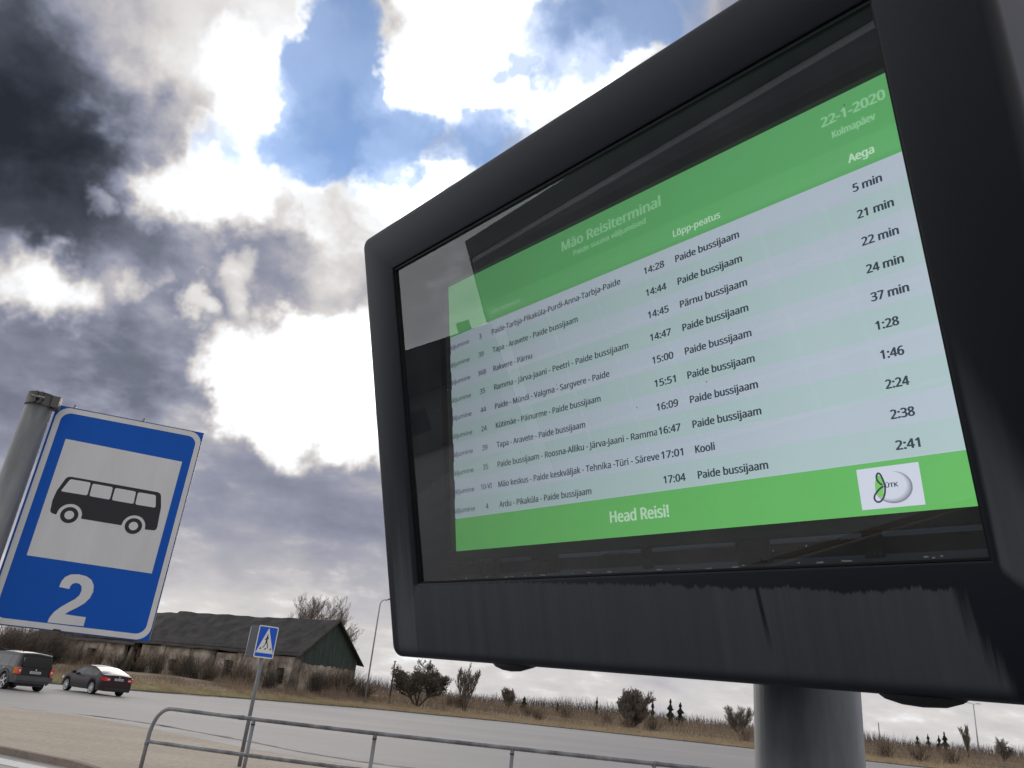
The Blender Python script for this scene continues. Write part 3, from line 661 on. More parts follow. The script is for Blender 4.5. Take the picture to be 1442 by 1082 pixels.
b_ = MB(); b_.box((.262, -.001, -SH + .004), (.026, .006, .008)); b_.box((.30, .004, -SH - .002), (.05, .004, .003)); b_.build('clip', mat('dark_clip', (.05, .05, .05), .5, .5), bs)
# pole in sign space
ptop = at(60.5, 558, 3.14); PL = SM.inverted() @ ptop
m_pole = galv('galvanised_pole', (.34, .355, .36), (.20, .21, .22), scale=7, rough=.42)
pl = MB(); pl.tube([(PL.x, PL.y, -A.z), (PL.x, PL.y, PL.z)], .052, 32); pl.build('pole', m_pole, bs)
m_clamp = galv('clamp_steel', (.13, .125, .12), (.06, .058, .055), metal=.5)
for zc_ in (PL.z - .024, -SH + .02):
    c_ = MB(); n_ = 26; vs = []
    # band: round at the back, drawn out to a lug toward the sign
    ring_ = [(PL.x + .0555 * math.cos(2 * PI * i / n_), PL.y + .0555 * math.sin(2 * PI * i / n_)) for i in range(n_)]
    for (x, y) in ring_: vs += [(x, y, zc_ - .026), (x, y, zc_ + .026)]
    fs = [(2 * i, 2 * ((i + 1) % n_), 2 * ((i + 1) % n_) + 1, 2 * i + 1) for i in range(n_)]
    fs.append(tuple(2 * i + 1 for i in range(n_)))
    c_.add(vs, fs, True)
    c_.box((PL.x + .06, PL.y - .012, zc_), (.030, .05, .048)); c_.box((PL.x + .012, PL.y - .060, zc_), (.008, .016, .048)); c_.box((PL.x - .010, PL.y - .060, zc_), (.008, .016, .048))
    cb = c_.build('clamp', m_clamp, bs)
    b_ = MB(); b_.tube([(PL.x - .026, PL.y - .063, zc_), (PL.x + .026, PL.y - .063, zc_)], .0065, 6); b_.build('clamp_bolt', m_bolt, cb)
    ar = MB(); ar.box(((PL.x + .05 + .12) / 2, .020, zc_ + .002), (.12 - PL.x - .05 + .02, .010, .030)); ar.build('bracket_arm', m_clamp, bs)

# ------------------------------------------------------------------ guard rail
m_rail = galv('rail_steel', (.32, .335, .36), (.14, .145, .16), scale=5, rough=.5, metal=.4)
m_weld = mat('weld_rust', (.10, .075, .055), .8, .3, var=.4, scale=30)
GR = empty('guard_rail', (-3, 11.3, .1), label='grey tubular guard rail with two horizontal bars in front of the lot', cat='railing')
def grl(p): return Vector(p) - Vector((-3, 11.3, .1))
ln = [(-4.43, 11.86), (-2.93, 11.36), (-1.27, 11.02), (.50, 10.92), (2.30, 10.86), (4.1, 10.84), (5.9, 10.86)]
def on(t):   # smooth walk along the line, t in bays
    i = min(int(t), len(ln) - 2); f = t - i; p0 = Vector(ln[max(i - 1, 0)]); p1 = Vector(ln[i]); p2 = Vector(ln[i + 1]); p3 = Vector(ln[min(i + 2, len(ln) - 1)])
    return .5 * (2 * p1 + (p2 - p0) * f + (2 * p0 - 5 * p1 + 4 * p2 - p3) * f * f + (3 * p1 - p0 - 3 * p2 + p3) * f ** 3)
top = 1.118; midz = .685; rr_ = .0265
path = [grl((*on(0), .1)), grl((*on(0), .68))]
for k in range(1, 10):
    a = k / 9 * PI / 2; path.append(grl((*on(.245 * (1 - math.cos(a))), .72 + (top - .72) * math.sin(a))))
for k in range(1, 40): 
    tt = .245 + (6 - .245) * k / 39; path.append(grl((*on(min(tt, 5.999)), top)))
g_ = MB(); g_.tube(path, rr_, 12); g_.build('top_rail', m_rail, GR)
g_ = MB(); g_.tube([grl((*on(min(6 * k / 40, 5.999)), midz)) for k in range(41)], rr_ * .95, 12); g_.build('mid_rail', m_rail, GR)
for i in range(1, 7):
    p = on(min(i, 5.999)); g_ = MB(); g_.tube([grl((p.x, p.y, .1)), grl((p.x, p.y, top - .01))], rr_ * .95, 12); q = g_.build('post', m_rail, GR)
    for z in (midz, top - .03):
        w_ = MB(); w_.tube([grl((p.x, p.y, z - .012 - (.03 if z > 1 else 0))), grl((p.x, p.y, z + .004 - (.03 if z > 1 else 0)))], rr_ * 1.12, 12); w_.build('weld', m_weld, q)
for t0 in (.86, 3.98):
    a, b = on(t0), on(t0 + .05); w_ = MB(); w_.tube([grl((*a, top)), grl((*b, top))], rr_ * 1.13, 12); w_.build('sleeve_joint', m_rail, GR)
p = on(0); w_ = MB(); w_.tube([grl((p.x, p.y, midz - .05)), grl((p.x, p.y, midz + .02))], rr_ * 1.15, 12); w_.build('sleeve_joint', m_rail, GR)

# ------------------------------------------------------------------ pedestrian crossing sign
A2 = Vector((-4.373668, 15.9392741, 0.98987 + EYE)); B2 = Vector((-4.05525164, 16.1760694, 0.98987 + EYE))
rx2 = (B2 - A2).normalized(); ry2 = Vector((0, 0, 1)).cross(rx2).normalized()
M2 = Matrix(((rx2.x, ry2.x, 0, A2.x), (rx2.y, ry2.y, 0, A2.y), (0, 0, 1, A2.z), (0, 0, 0, 1)))
cs = empty('crossing_sign', matrix=M2, label='small blue and white pedestrian crossing sign on a thin grey pole behind the guard rail', cat='road sign')
m_blue2 = mat('crossing_blue', (.008, .11, .66), .42, spec=.3)
W2, H2 = .398, .592
q = MB(); q.prism(rrect(0, -H2, W2, 0, .03, 6), .002, .006); q.build('sign_plate', m_white, cs)
flat('sign_field', rrect(.020, -H2 + .095, W2 - .018, -.020, .016, 4), m_blue2, .0006, cs)
flat('sign_field', rrect(.020, -H2 + .022, W2 - .018, -H2 + .088, .014, 4), m_blue2, .0006, cs)
flat('sign_triangle', [(.028, -H2 + .096), (W2 - .020, -H2 + .096), (W2 / 2 + .004, -.034)], m_white, -.0004, cs)
wk = [(.204, -.150), (.212, -.152), (.216, -.164), (.210, -.176), (.216, -.184), (.226, -.214), (.240, -.240), (.236, -.246), (.218, -.226), (.216, -.262), (.222, -.300), (.240, -.345), (.252, -.394), (.262, -.412), (.250, -.414), (.236, -.396), (.222, -.350), (.204, -.312), (.186, -.356), (.164, -.398), (.150, -.406), (.142, -.398), (.160, -.380), (.178, -.340), (.186, -.296), (.186, -.250), (.172, -.262), (.158, -.250), (.160, -.242), (.174, -.246), (.190, -.204), (.192, -.186), (.200, -.178), (.196, -.164)]
tri_flat('walking_figure', wk, m_pict, -.0012, cs)
for x in (.085, .185, .290): tri_flat('crossing_stripe', [(x, -.438), (x + .028, -.438), (x + .040, -.404), (x + .016, -.404)], m_pict, -.0012, cs)
m_polesm = galv('sign_pole_steel', (.25, .26, .285), (.17, .18, .20), scale=5, metal=.35)
pb = M2.inverted() @ Vector((-4.25, 16.12, .1)); pt = Vector((pb.x, pb.y, -.03))
q = MB(); q.tube([pb, pt], .036, 16); q.build('pole', m_polesm, cs)
# the second plate on the same pole faces along the road and is seen on its edge
e2 = MB(); e2.prism(rrect(0, -H2, .40, 0, .03, 6), -.003, .003); o2 = e2.build('side_plate', mat('plate_back', (.035, .04, .05), .5, .3), cs)
dw_ = Vector((-.592, .805, 0)); ang = math.atan2(dw_.dot(ry2), dw_.dot(rx2))
o2.matrix_local = Matrix.Translation((-.004, .012, 0)) @ Matrix.Rotation(ang, 4, 'Z')
ee = MB(); ee.tube([(.396, 0, -.03), (.396, 0, -H2 + .03)], .008, 8); eo = ee.build('plate_rim', m_white, o2)

# ------------------------------------------------------------------ street lamps and far poles
m_lamp = galv('lamp_steel', (.40, .41, .43), (.30, .31, .33), metal=.3, scale=2)
m_lampd = mat('lamp_head', (.10, .10, .11), .5)
def lamp(base, h, arm, name='street_lamp', label=None, double=False, r=.09, group=None):
    e = empty(name, base, label=label, cat='street lamp', group=group)
    q = MB()
    if double:
        q.tube([(0, 0, 0), (0, 0, h)], [r, r * .6], 10); q.build('pole', m_lamp, e)
        for s in (-1, 1):
            a = MB(); a.tube([(0, 0, h), (s * arm, 0, h + .12)], .04, 8); a.build('arm', m_lamp, e)
            b = MB(); b.box((s * (arm + .25), 0, h + .14), (.7, .22, .10)); b.build('lamp_head', m_lampd, e)
    else:
        ph = [(0, 0, 0), (0, 0, h * .93)] + [(arm * .8 * (1 - math.cos(k / 6 * PI / 2)), 0, h * .93 + h * .055 * math.sin(k / 6 * PI / 2)) for k in range(1, 7)]
        q.tube(ph, [r * (1 - .5 * i / (len(ph) - 1)) for i in range(len(ph))], 10); q.build('pole', m_lamp, e)
        b = MB(); x = arm * .8
        b.add([(x - .05, -.10, h * .975), (x - .05, .10, h * .975), (x + .75, .13, h * 1.0), (x + .75, -.13, h * 1.0), (x, -.07, h * .975 + .1), (x, .07, h * .975 + .1), (x + .6, .08, h * 1.0 + .14), (x + .6, -.08, h * 1.0 + .14)], [(0, 1, 2, 3), (7, 6, 5, 4), (0, 4, 5, 1), (1, 5, 6, 2), (2, 6, 7, 3), (3, 7, 4, 0)]); b.build('lamp_head', m_lampd, e)
    return e
b0 = at(513, 991, 93.5); t0 = at(535, 843, 93.5)
lamp((b0.x, b0.y, .1), t0.z, .75, label='tall grey street lamp with a curved arm at the far kerb right of the barn', r=.09)
b1 = at(1377, 1046, 160); t1 = at(1373, 992, 160)
lamp((b1.x, b1.y, .9), t1.z - .9, .8, label='distant street lamp with two arms near the right edge', double=True, r=.15)
m_wood = mat('weathered_wood', (.12, .115, .11), .9, var=.3, scale=3, stretch=(4, 4, .3))
def simple_pole(px, pyt, pyb, Y, label, r=.1, crossbar=False):
    a = at(px, pyt, Y); e = empty('utility_pole', (a.x, a.y, terrain_h(a.x, a.y) - .1), label=label, cat='utility pole'); hh = a.z - e.location.z
    q = MB(); q.tube([(0, 0, 0), (0, 0, hh)], [r, r * .7], 8); q.build('pole', m_wood, e)
    c = MB(); c.box((0, 0, hh - .05), (.3 if not crossbar else 1.4, .12, .10)); c.build('crossbar', m_wood, e)
simple_pole(556.5, 931, 968, 104, 'thin grey pole just right of the tall street lamp', .11)
simple_pole(1237, 1018, 1033, 230, 'distant thin pole just right of the steel post', .16)

# ------------------------------------------------------------------ the old barn
m_roof = mat('old_slate_roof', (.026, .025, .024), .85, c2=(.060, .056, .052), scale=.8, bump=.4, bscale=8, detail=9)
m_roof2 = mat('patched_roof', (.040, .038, .036), .85, c2=(.075, .07, .065), scale=.7, bump=.4, bscale=8, detail=9)
m_green = mat('faded_green_boards', (.030, .052, .046), .8, c2=(.065, .088, .076), scale=1.3, stretch=(3, 3, .5))
m_wall = mat('flaking_limewash', (.17, .135, .105), .95, c2=(.62, .54, .45), scale=.55, bump=.5, bscale=3, detail=9)
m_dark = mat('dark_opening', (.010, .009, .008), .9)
m_beam = mat('old_timber', (.05, .043, .036), .9, var=.4, scale=2)
GZ = .75
NE = Vector((-20.9, 95.0)); ud = Vector((-.874, .486)).normalized(); gd = Vector((.486, .874)).normalized()
BM_ = Matrix(((ud.x, gd.x, 0, NE.x), (ud.y, gd.y, 0, NE.y), (0, 0, 1, GZ), (0, 0, 0, 1)))    # local x along the long wall, y across
barn = empty('old_barn', matrix=BM_, label='long derelict barn with dark slate roof, green boarded gable and flaking whitewashed walls', cat='barn')
EZ = 3.45 + EYE - GZ; RZ = EZ + 4.25; BW = 10.8; BL = 48.6; SPL = 27.5; OV = .55
# long front wall in bays between buttresses, with dark gaps and doorways
rb = random.Random(11)
bays = [(0.4, 4.1), (4.9, 8.6), (9.5, 13.0), (13.8, 17.4), (18.2, 22.0), (22.8, 26.4), (29.6, 33.5), (34.4, 38.0), (38.8, 43.0), (43.8, 48.2)]
opens = {0: (1.4, 2.5, .9, 2.6), 2: (.5, 1.9, 0, 2.9), 4: (1.2, 2.6, 1.1, 2.4), 7: (.8, 2.6, 0, 2.8), 8: (1.5, 2.4, 1.2, 2.3)}
for i, (x0, x1) in enumerate(bays):
    q = MB(); z1 = EZ - .25 - (rb.random() * .4)
    if i in opens:
        ox0, ox1, oz0, oz1 = opens[i]; ox0 += x0; ox1 += x0
        for (a0, a1, c0, c1) in ((x0, ox0, 0, z1), (ox1, x1, 0, z1), (ox0, ox1, oz1, z1)) + (((ox0, ox1, 0, oz0),) if oz0 > 0 else ()):
            q.box(((a0 + a1) / 2, .25, (c0 + c1) / 2 - .2), (a1 - a0, .45, c1 - c0 + .0))
    else: q.box(((x0 + x1) / 2, .25, z1 / 2 - .2), (x1 - x0, .45, z1))
    q.build('wall', m_wall, barn)
xb = [0.0] + [(bays[i][1] + bays[i + 1][0]) / 2 for i in range(len(bays) - 1)] + [BL]
for i, x in enumerate(xb):
    q = MB(); hgt = EZ - .5; w = .42 if abs(x - 28) > 2 else .3
    q.add([(x - w, -.75, -.3), (x + w, -.75, -.3), (x + w, .2, -.3), (x - w, .2, -.3), (x - w, -.05, hgt), (x + w, -.05, hgt), (x + w, .2, hgt), (x - w, .2, hgt)], [(3, 2, 1, 0), (4, 5, 6, 7), (0, 1, 5, 4), (1, 2, 6, 5), (2, 3, 7, 6), (3, 0, 4, 7)])
    q.build('buttress', m_wall if i % 3 else mat('bare_stone', (.14, .12, .10), .95, var=.5, scale=1.2), barn)
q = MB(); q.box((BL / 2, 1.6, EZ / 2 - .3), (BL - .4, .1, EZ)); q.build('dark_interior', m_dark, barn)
q = MB(); q.box((BL / 2, BW - .3, EZ / 2 - .2), (BL, .5, EZ)); q.build('rear_wall', m_wall, barn)
# gable end wall at x=0
q = MB(); q.box((.22, BW / 2, 1.55), (.44, BW - .1, 3.5)); q.build('gable_wall', m_wall, barn)
q = MB(); q.box((BL - .2, BW / 2, 1.9), (.4, BW - .1, EZ)); q.build('gable_wall', m_wall, barn)
# green boards of the gable, one by one
nb = 36
for i in range(nb):
    y0 = .15 + i * (BW - .3) / nb; y1 = y0 + (BW - .3) / nb - .03; yc = (y0 + y1) / 2
    def rz_(y): return EZ + (RZ - EZ) * (1 - abs(y - BW / 2) / (BW / 2)) - .16
    zb = 3.15 + rb.uniform(-.12, .08); z0_, z1_ = rz_(y0), rz_(y1); d = rb.uniform(0, .03)
    q = MB(); q.add([(-.02 - d, y0, zb), (-.02 - d, y1, zb), (-.02 - d, y1, z1_), (-.02 - d, y0, z0_), (.04, y0, zb), (.04, y1, zb), (.04, y1, z1_), (.04, y0, z0_)], [(0, 1, 2, 3), (7, 6, 5, 4), (0, 4, 5, 1), (1, 5, 6, 2), (2, 6, 7, 3), (3, 7, 4, 0)])
    q.build('board', m_green, barn)
# other gable filler, closed
q = MB(); q.add([(BL - .3, .1, EZ - .3), (BL - .3, BW - .1, EZ - .3), (BL - .3, BW / 2, RZ - .1), (BL - .1, .1, EZ - .3), (BL - .1, BW - .1, EZ - .3), (BL - .1, BW / 2, RZ - .1)], [(0, 1, 2), (5, 4, 3), (0, 3, 4, 1), (1, 4, 5, 2), (2, 5, 3, 0)]); q.build('rear_gable', m_beam, barn)
# roof slopes: sagging sheets with thickness, in two builds meeting at SPL
def slope(name, x0, x1, front, dz, m, nx=24, sag=.16, ez=EZ, rz=RZ, thick=.14):
    q = MB(); nyy = 8; vs = []
    for i in range(nx + 1):
        x = x0 + (x1 - x0) * i / nx
        for j in range(nyy + 1):
            t = j / nyy; yy = -OV + (BW / 2 + OV) * t; z = ez - OV * (rz - ez) / (BW / 2) + (rz - ez + OV * (rz - ez) / (BW / 2)) * t
            z += dz - sag * math.sin(PI * ((x - x0) / (x1 - x0))) * (.3 + .7 * t) + .05 * math.sin(x * 1.7 + j) + .04 * math.sin(x * .6 + 2 * j)
            y = yy if front else BW - yy
            vs.append((x, y, z))
    k = len(vs); vs += [(a, b, c - thick) for a, b, c in vs]; fs = []
    for i in range(nx):
        for j in range(nyy):
            a = i * (nyy + 1) + j; fs.append((a, a + 1, a + nyy + 2, a + nyy + 1)); fs.append((k + a, k + a + nyy + 1, k + a + nyy + 2, k + a + 1))
    for i in range(nx):
        for j in (0, nyy): a = i * (nyy + 1) + j; fs.append((a, a + nyy + 1, k + a + nyy + 1, k + a))
    for j in range(nyy):
        for i in (0, nx): a = i * (nyy + 1) + j; fs.append((a, k + a, k + a + 1, a + 1))
    q.add(vs, fs); return q.build(name, m, barn)
slope('roof', -.6, SPL, True, .0, m_roof); slope('roof', -.6, SPL, False, .0, m_roof)
slope('roof', SPL - .2, BL + .8, True, -.28, m_roof2, sag=.10); slope('roof', SPL - .2, BL + .8, False, -.28, m_roof2, sag=.10)
for s in (0, 1):      # verge boards on the gable
    q = MB(); e0 = Vector((-.66, -OV if not s else BW + OV, EZ - OV * (RZ - EZ) / (BW / 2) - .16)); e1 = Vector((-.66, BW / 2, RZ - .10))
    q.tube([e0, e1], .12, 4); q.build('verge_board', m_beam, barn)
q = MB(); q.box((BL / 2, -.18, EZ - .22), (BL, .25, .2)); q.build('eaves_beam', m_beam, barn)
q = MB(); q.box((29.0, -.3, 1.7), (.18, .14, 3.9), Matrix.Rotation(.22, 3, 'Y')); q.build('prop', mat('pale_timber', (.26, .23, .18), .9), barn)

# ------------------------------------------------------------------ vegetation
m_twig = mat('bare_twigs', (.15, .128, .11), .95, c2=(.24, .20, .165), scale=.8)
m_twigd = mat('dark_twigs', (.095, .084, .066), .95, c2=(.17, .15, .12), scale=.8)
m_bark = mat('bark', (.055, .048, .042), .95, var=.35, scale=3)
m_scrub = mat('brown_scrub', (.17, .128, .095), .95, c2=(.36, .275, .195), scale=.35, detail=8)
m_dead = mat('dead_grass', (.42, .32, .20), .95, c2=(.60, .48, .31), scale=.4, detail=8)
m_live = mat('short_green_grass', (.20, .26, .05), .95, c2=(.38, .43, .11), scale=.35, detail=8)
m_needle = mat('dark_needles', (.030, .042, .030), .95, c2=(.055, .070, .045), scale=1.5)
def tree_segments(h, spread, seed, levels=5, stems=1, upright=.5, trunk_r=None, fork=.3, kids=2, tilt=.5):
    """branching skeleton: stems start at the ground, fork from height fraction `fork` upward, and thin out to twigs"""
    r = random.Random(seed); tr_ = trunk_r or h * .02; A, Bq, RA, RBq, LV = [], [], [], [], []
    def grow(p, d, length, rad_, lev):
        n = 5 if lev == 0 else (4 if lev == 1 else 3); q = p.copy(); dd = d.copy()
        for i in range(n):
            dd = (dd + Vector((r.gauss(0, .12), r.gauss(0, .12), r.gauss(.03 + .06 * upright, .06)))).normalized(); e = q + dd * (length / n); r0 = rad_ * (1 - .62 * i / n); r1 = rad_ * (1 - .62 * (i + 1) / n)
            A.append(tuple(q)); Bq.append(tuple(e)); RA.append(r0); RBq.append(r1); LV.append(lev)
            f = (i + 1) / n
            if lev < levels and (lev > 0 or f >= fork):
                for _ in range(kids if lev < 2 else (2 if r.random() < .55 else 1)):
                    ax = Vector((r.gauss(0, 1), r.gauss(0, 1), r.gauss(0, .3))).normalized(); k = r.uniform(.6, 1.05) * spread
                    nd = (dd + ax * k + Vector((0, 0, upright * .25))).normalized()
                    grow(e, nd, length * (.62 if lev == 0 else .58) * r.uniform(.7, 1.1) * (1.15 - .45 * f), r1 * r.uniform(.45, .65), lev + 1)
            q = e
    for k in range(stems):
        an = 2 * PI * (k + r.random() * .7) / stems; tl = tilt * r.uniform(.1, 1.25) if stems > 1 else .04
        grow(Vector((math.cos(an) * .15 * (stems > 1), math.sin(an) * .15 * (stems > 1), 0)), Vector((math.cos(an) * tl, math.sin(an) * tl, 1)).normalized(), h * r.uniform(.55, .72) / (1 + .35 * tl), tr_ * r.uniform(.8, 1), 0)
    A = np.array(A); Bq = np.array(Bq); RA = np.array(RA); RBq = np.array(RBq); LV = np.array(LV)
    k = h / max(np.percentile(Bq[:, 2], 99.7), .1); A *= k; Bq *= k
    return A, Bq, np.maximum(RA, .011), np.maximum(RBq, .007), LV
_tree_cache = {}
def tree(name, loc, h, spread, seed, label, cat='tree', group=None, levels=4, stems=1, upright=.5, mt=None, wide=1.0, twig_r=1.0, trunk_r=None, fork=.3, kids=2, tilt=.5):
    A, Bq, RA, RBq, LV = tree_segments(h, spread, seed, levels, stems, upright, trunk_r, fork, kids, tilt)
    sc = np.array([wide, wide, 1.0]); A = A * sc; Bq = Bq * sc
    e = empty(name, loc, rz=seed * 1.3, label=label, cat=cat, group=group)
    tm = LV <= 0
    V, Fc = prisms(A[tm], Bq[tm], RA[tm], RBq[tm], 6); np_mesh('trunk', V, Fc, m_bark, e)
    V, Fc = prisms(A[~tm], Bq[~tm], RA[~tm] * twig_r, RBq[~tm] * twig_r, 3); np_mesh('crown', V, Fc, mt or m_twig, e)
    return e
def place(px, pyb, pyt, Y):
    b = at(px, pyb, Y); z = terrain_h(b.x, b.y); return (b.x, b.y, z), at(px, pyt, Y).z - z
for (px, pyt, Y, sp, sd, lab, wd) in ((404, 836, 128, .75, 21, 'bare tree behind the barn roof, leftmost and lowest of three', .8), (450, 838, 124, .8, 23, 'tall spreading bare tree behind the barn ridge, left of the gable peak', 1.0), (482, 872, 126, .85, 25, 'bare tree drooping behind the green gable', .85)):
    loc, h_ = place(px, 960, pyt, Y); tree('bare_tree', loc, h_, sp, sd, lab, group='bare trees behind the barn', wide=wd, upright=.5, twig_r=1.2, stems=1 + (sd == 23), tilt=.35, fork=.35, levels=4, kids=3)
loc, h_ = place(590, 975, 930, 103); tree('willow_bush', loc, h_, 1.0, 5, 'round dense dark bush with a short forked trunk in the field', 'bush', stems=6, kids=3, upright=.05, wide=1.1, mt=m_twigd, fork=.3, tilt=1.0, twig_r=1.9, trunk_r=.12)
loc, h_ = place(655, 985, 934, 106); tree('bare_tree', loc, h_, .55, 9, 'slim upright bare tree standing alone beside the dark bush', stems=3, kids=2, upright=.9, wide=.85, twig_r=1.5, fork=.1, tilt=.35, trunk_r=.08)
loc, h_ = place(890, 1012, 972, 112); tree('willow_bush', loc, h_, .7, 31, 'large round grey-brown bush left of the steel post', 'bush', stems=14, kids=3, upright=.6, wide=.85, fork=.0, tilt=1.7, twig_r=1.8, trunk_r=.09)
loc, h_ = place(716, 985, 969, 150); tree('bare_tree', loc, h_, .8, 33, 'small twiggy tree in the distance beside a dark conifer', levels=3, stems=4, tilt=.6, fork=.1, kids=3, twig_r=2.2)
loc, h_ = place(1043, 1012, 995, 130); tree('bare_tree', loc, h_, .8, 35, 'small bare tree immediately left of the steel post', levels=3, stems=4, tilt=.6, fork=.1, kids=3, twig_r=1.8)
loc, h_ = place(1362, 1050, 1021, 150); tree('poplar', loc, h_, .5, 37, 'narrow upright bare tree beside the two-armed lamp', levels=3, stems=2, upright=1.3, wide=.55, mt=m_twig, tilt=.08, fork=.0, kids=3, twig_r=1.5)
loc, h_ = place(1412, 1055, 1040, 170); tree('bare_tree', loc, h_, .8, 39, 'small pale bare tree near the right edge of the picture', levels=3, stems=4, tilt=.5, fork=.1, kids=3, twig_r=2)
# conifers on the horizon
def conifer(loc, h, seed, label, w=.26):
    rg = np.random.default_rng(seed); n = 900; e = empty('conifer', loc, label=label, cat='conifer', group='dark conifers along the horizon')
    t = rg.random(n) ** .8; z = h * (.06 + .94 * t); rmax = h * w * (1 - t) ** .75 * (.35 + .75 * rg.random(n)) * (.75 + .35 * np.sin(t * 23 + seed)) + .05; an = rg.random(n) * 2 * PI
    A_ = np.stack([np.zeros(n), np.zeros(n), z], 1); B_ = np.stack([np.cos(an) * rmax, np.sin(an) * rmax, z - rmax * .35 + .05 * h * rg.random(n) * 0], 1)
    V, Fc = prisms(A_, B_, h * .018, h * .010, 3); np_mesh('crown', V, Fc, m_needle, e)
    V, Fc = prisms(np.array([[0, 0, 0.]]), np.array([[0, 0, h * .97]]), h * .02, h * .004, 6); np_mesh('trunk', V, Fc, m_bark, e)
for (px, pyt, Y, sd, w, lab) in ((737, 981, 170, 1, .42, 'dark rounded conifer beside the small twiggy tree'), (785, 990, 200, 2, .40, 'small dark conifer alone on the skyline'), (840, 982, 190, 3, .14, 'very narrow spruce standing alone on the skyline'), (919, 985, 200, 4, .16, 'thin ragged conifer just right of the large bush'), (944, 985, 210, 5, .26, 'left and tallest of two dark conifers near the steel post'), (958, 990, 212, 6, .30, 'right and lower of two dark conifers near the steel post'), (1288, 1036, 230, 7, .3, 'small dark conifer right of the post, first of four'), (1303, 1034, 230, 8, .24, 'dark conifer right of the post, second of four'), (1318, 1036, 232, 9, .26, 'dark conifer right of the post, third of four'), (1326, 1031, 232, 10, .28, 'tallest dark conifer right of the post, last of four')):
    loc, h_ = place(px, 1000, pyt, Y); conifer(loc, h_ * 1.02, sd, lab, w)
# bare bushes along the barn and behind the cars
def shrub(loc, h, seed, label, group, mt, n=260, w=.9):
    rg = np.random.default_rng(seed); e = empty('shrub', loc, label=label, cat='shrub', group=group)
    b = rg.normal(0, .12 * w * h, (n, 3)); b[:, 2] = 0; d = rg.normal(0, .42 * w, (n, 3)); d[:, 2] = 1.0; d /= np.linalg.norm(d, axis=1)[:, None]; ln_ = h * (.55 + .5 * rg.random(n))
    tip = b + d * ln_[:, None]; V, Fc = prisms(b, tip, .022, .006, 3); np_mesh('stem', V, Fc, m_bark, e)['kind'] = 'stuff'
    m_ = n * 6; i = rg.integers(0, n, m_); t = .25 + .75 * rg.random(m_); s = b[i] + (tip[i] - b[i]) * t[:, None]; dd = d[i] + rg.normal(0, .55, (m_, 3)); dd[:, 2] = np.abs(dd[:, 2]); dd /= np.linalg.norm(dd, axis=1)[:, None]
    V, Fc = prisms(s, s + dd * (h * (.08 + .22 * rg.random(m_)))[:, None], .012, .005, 3); np_mesh('twigs', V, Fc, mt, e)['kind'] = 'stuff'
sp_list = []
rs = random.Random(5)
places_ = ['beside the gable corner', 'under the middle of the barn eaves', 'at the left end of the barn wall', 'behind the parked cars']
for i, (lx, ly, h_) in enumerate([(1.5, -2.2, 3.1), (4.8, -2.6, 2.6), (7.5, -1.8, 3.3), (10.8, -2.4, 2.4), (14.0, -2.2, 3.4), (16.6, -2.0, 3.0), (20.0, -2.4, 2.8), (23.5, -1.9, 3.2), (26.0, -3, 2.3), (31, -2.6, 2.6), (34.5, -3.0, 3.0), (38, -2.6, 3.6), (42, -3.2, 3.9), (46, -3.4, 4.1), (49.5, -3, 4.4), (52.5, -2, 4.0), (-1.3, 2.5, 3.0), (-1.6, 5.2, 3.2), (-1.2, 8.2, 3.6), (-1.8, 10.8, 2.9)]):
    w_ = BM_ @ Vector((lx, ly, 0)); zz = terrain_h(w_.x, w_.y)
    order = ['first', 'second', 'third', 'fourth', 'fifth', 'sixth', 'seventh', 'eighth', 'ninth', 'tenth', 'eleventh', 'twelfth', 'thirteenth', 'fourteenth', 'fifteenth', 'sixteenth']
    lab = (order[i] + ' bare brown shrub along the barn wall, counted leftward from the gable corner') if i < 16 else (['nearest', 'second', 'third', 'farthest'][i - 16] + ' bare shrub in front of the green gable end')
    shrub((w_.x, w_.y, zz), h_, 100 + i, lab, 'bare shrubs round the barn', m_twigd if i % 4 == 0 else m_scrub if i % 2 else m_twig, n=100, w=.9 + .4 * rs.random())
for i, (px, Y, h_) in enumerate(((2, 78, 3.6), (20, 82, 3.9), (38, 86, 3.2), (52, 90, 3.8), (66, 92, 4.0))):
    b_ = at(px, 940, Y); shrub((b_.x, b_.y, terrain_h(b_.x, b_.y)), h_, 200 + i, ['leftmost', 'second from left', 'middle', 'second from right', 'rightmost'][i] + ' of the bare bushes behind the dark off-road car', 'bare bushes behind the off-road car', m_twig, n=200, w=.8)
for i in range(16):
    x = rs.uniform(-4, 75); y = edge_y(x) + rs.uniform(9, 30)
    shrub((x, y, terrain_h(x, y)), rs.uniform(1.3, 2.6), 300 + i, 'low brown leafless shrub standing in the scrub beyond the lot', 'low shrubs in the scrub', m_scrub, n=60, w=1.2)
# continuous scrub, dead grass, green verge
def blades(name, n, xr, yfun, hfun, r0, m, lean=.35, seed=1, zoff=0.0, label=None, cat=None, tip=.15):
    rg = np.random.default_rng(seed); x = rg.uniform(xr[0], xr[1], n); y = np.array([yfun(a, b) for a, b in zip(x, rg.random(n))]); z = np.array([terrain_h(a, b) for a, b in zip(x, y)]) + zoff - .05
    h = hfun(x, y, rg); keep = h > .02; x, y, z, h = x[keep], y[keep], z[keep], h[keep]; k = len(x)
    A_ = np.stack([x, y, z], 1); d = rg.normal(0, lean, (k, 3)); d[:, 2] = 1; B_ = A_ + d * h[:, None]
    V, Fc = prisms(A_, B_, r0, r0 * tip, 3); o = np_mesh(name, V, Fc, m); return tag(o, label, cat, kind='stuff')
def clump(x, y, s=.13, k=0.0): return .5 + .5 * np.sin(x * s * 2.1 + k) * np.cos(y * s * 1.7 + 1.3 * k) + .35 * np.sin(x * s * 5.3 + y * s * 3.1 + k)
def scr_h(x, y, rg): return np.clip(.38 + 1.15 * np.clip(clump(x, y, .16), 0, 2) ** 1.6, .25, 2.6) * (.5 + .6 * rg.random(len(x)))
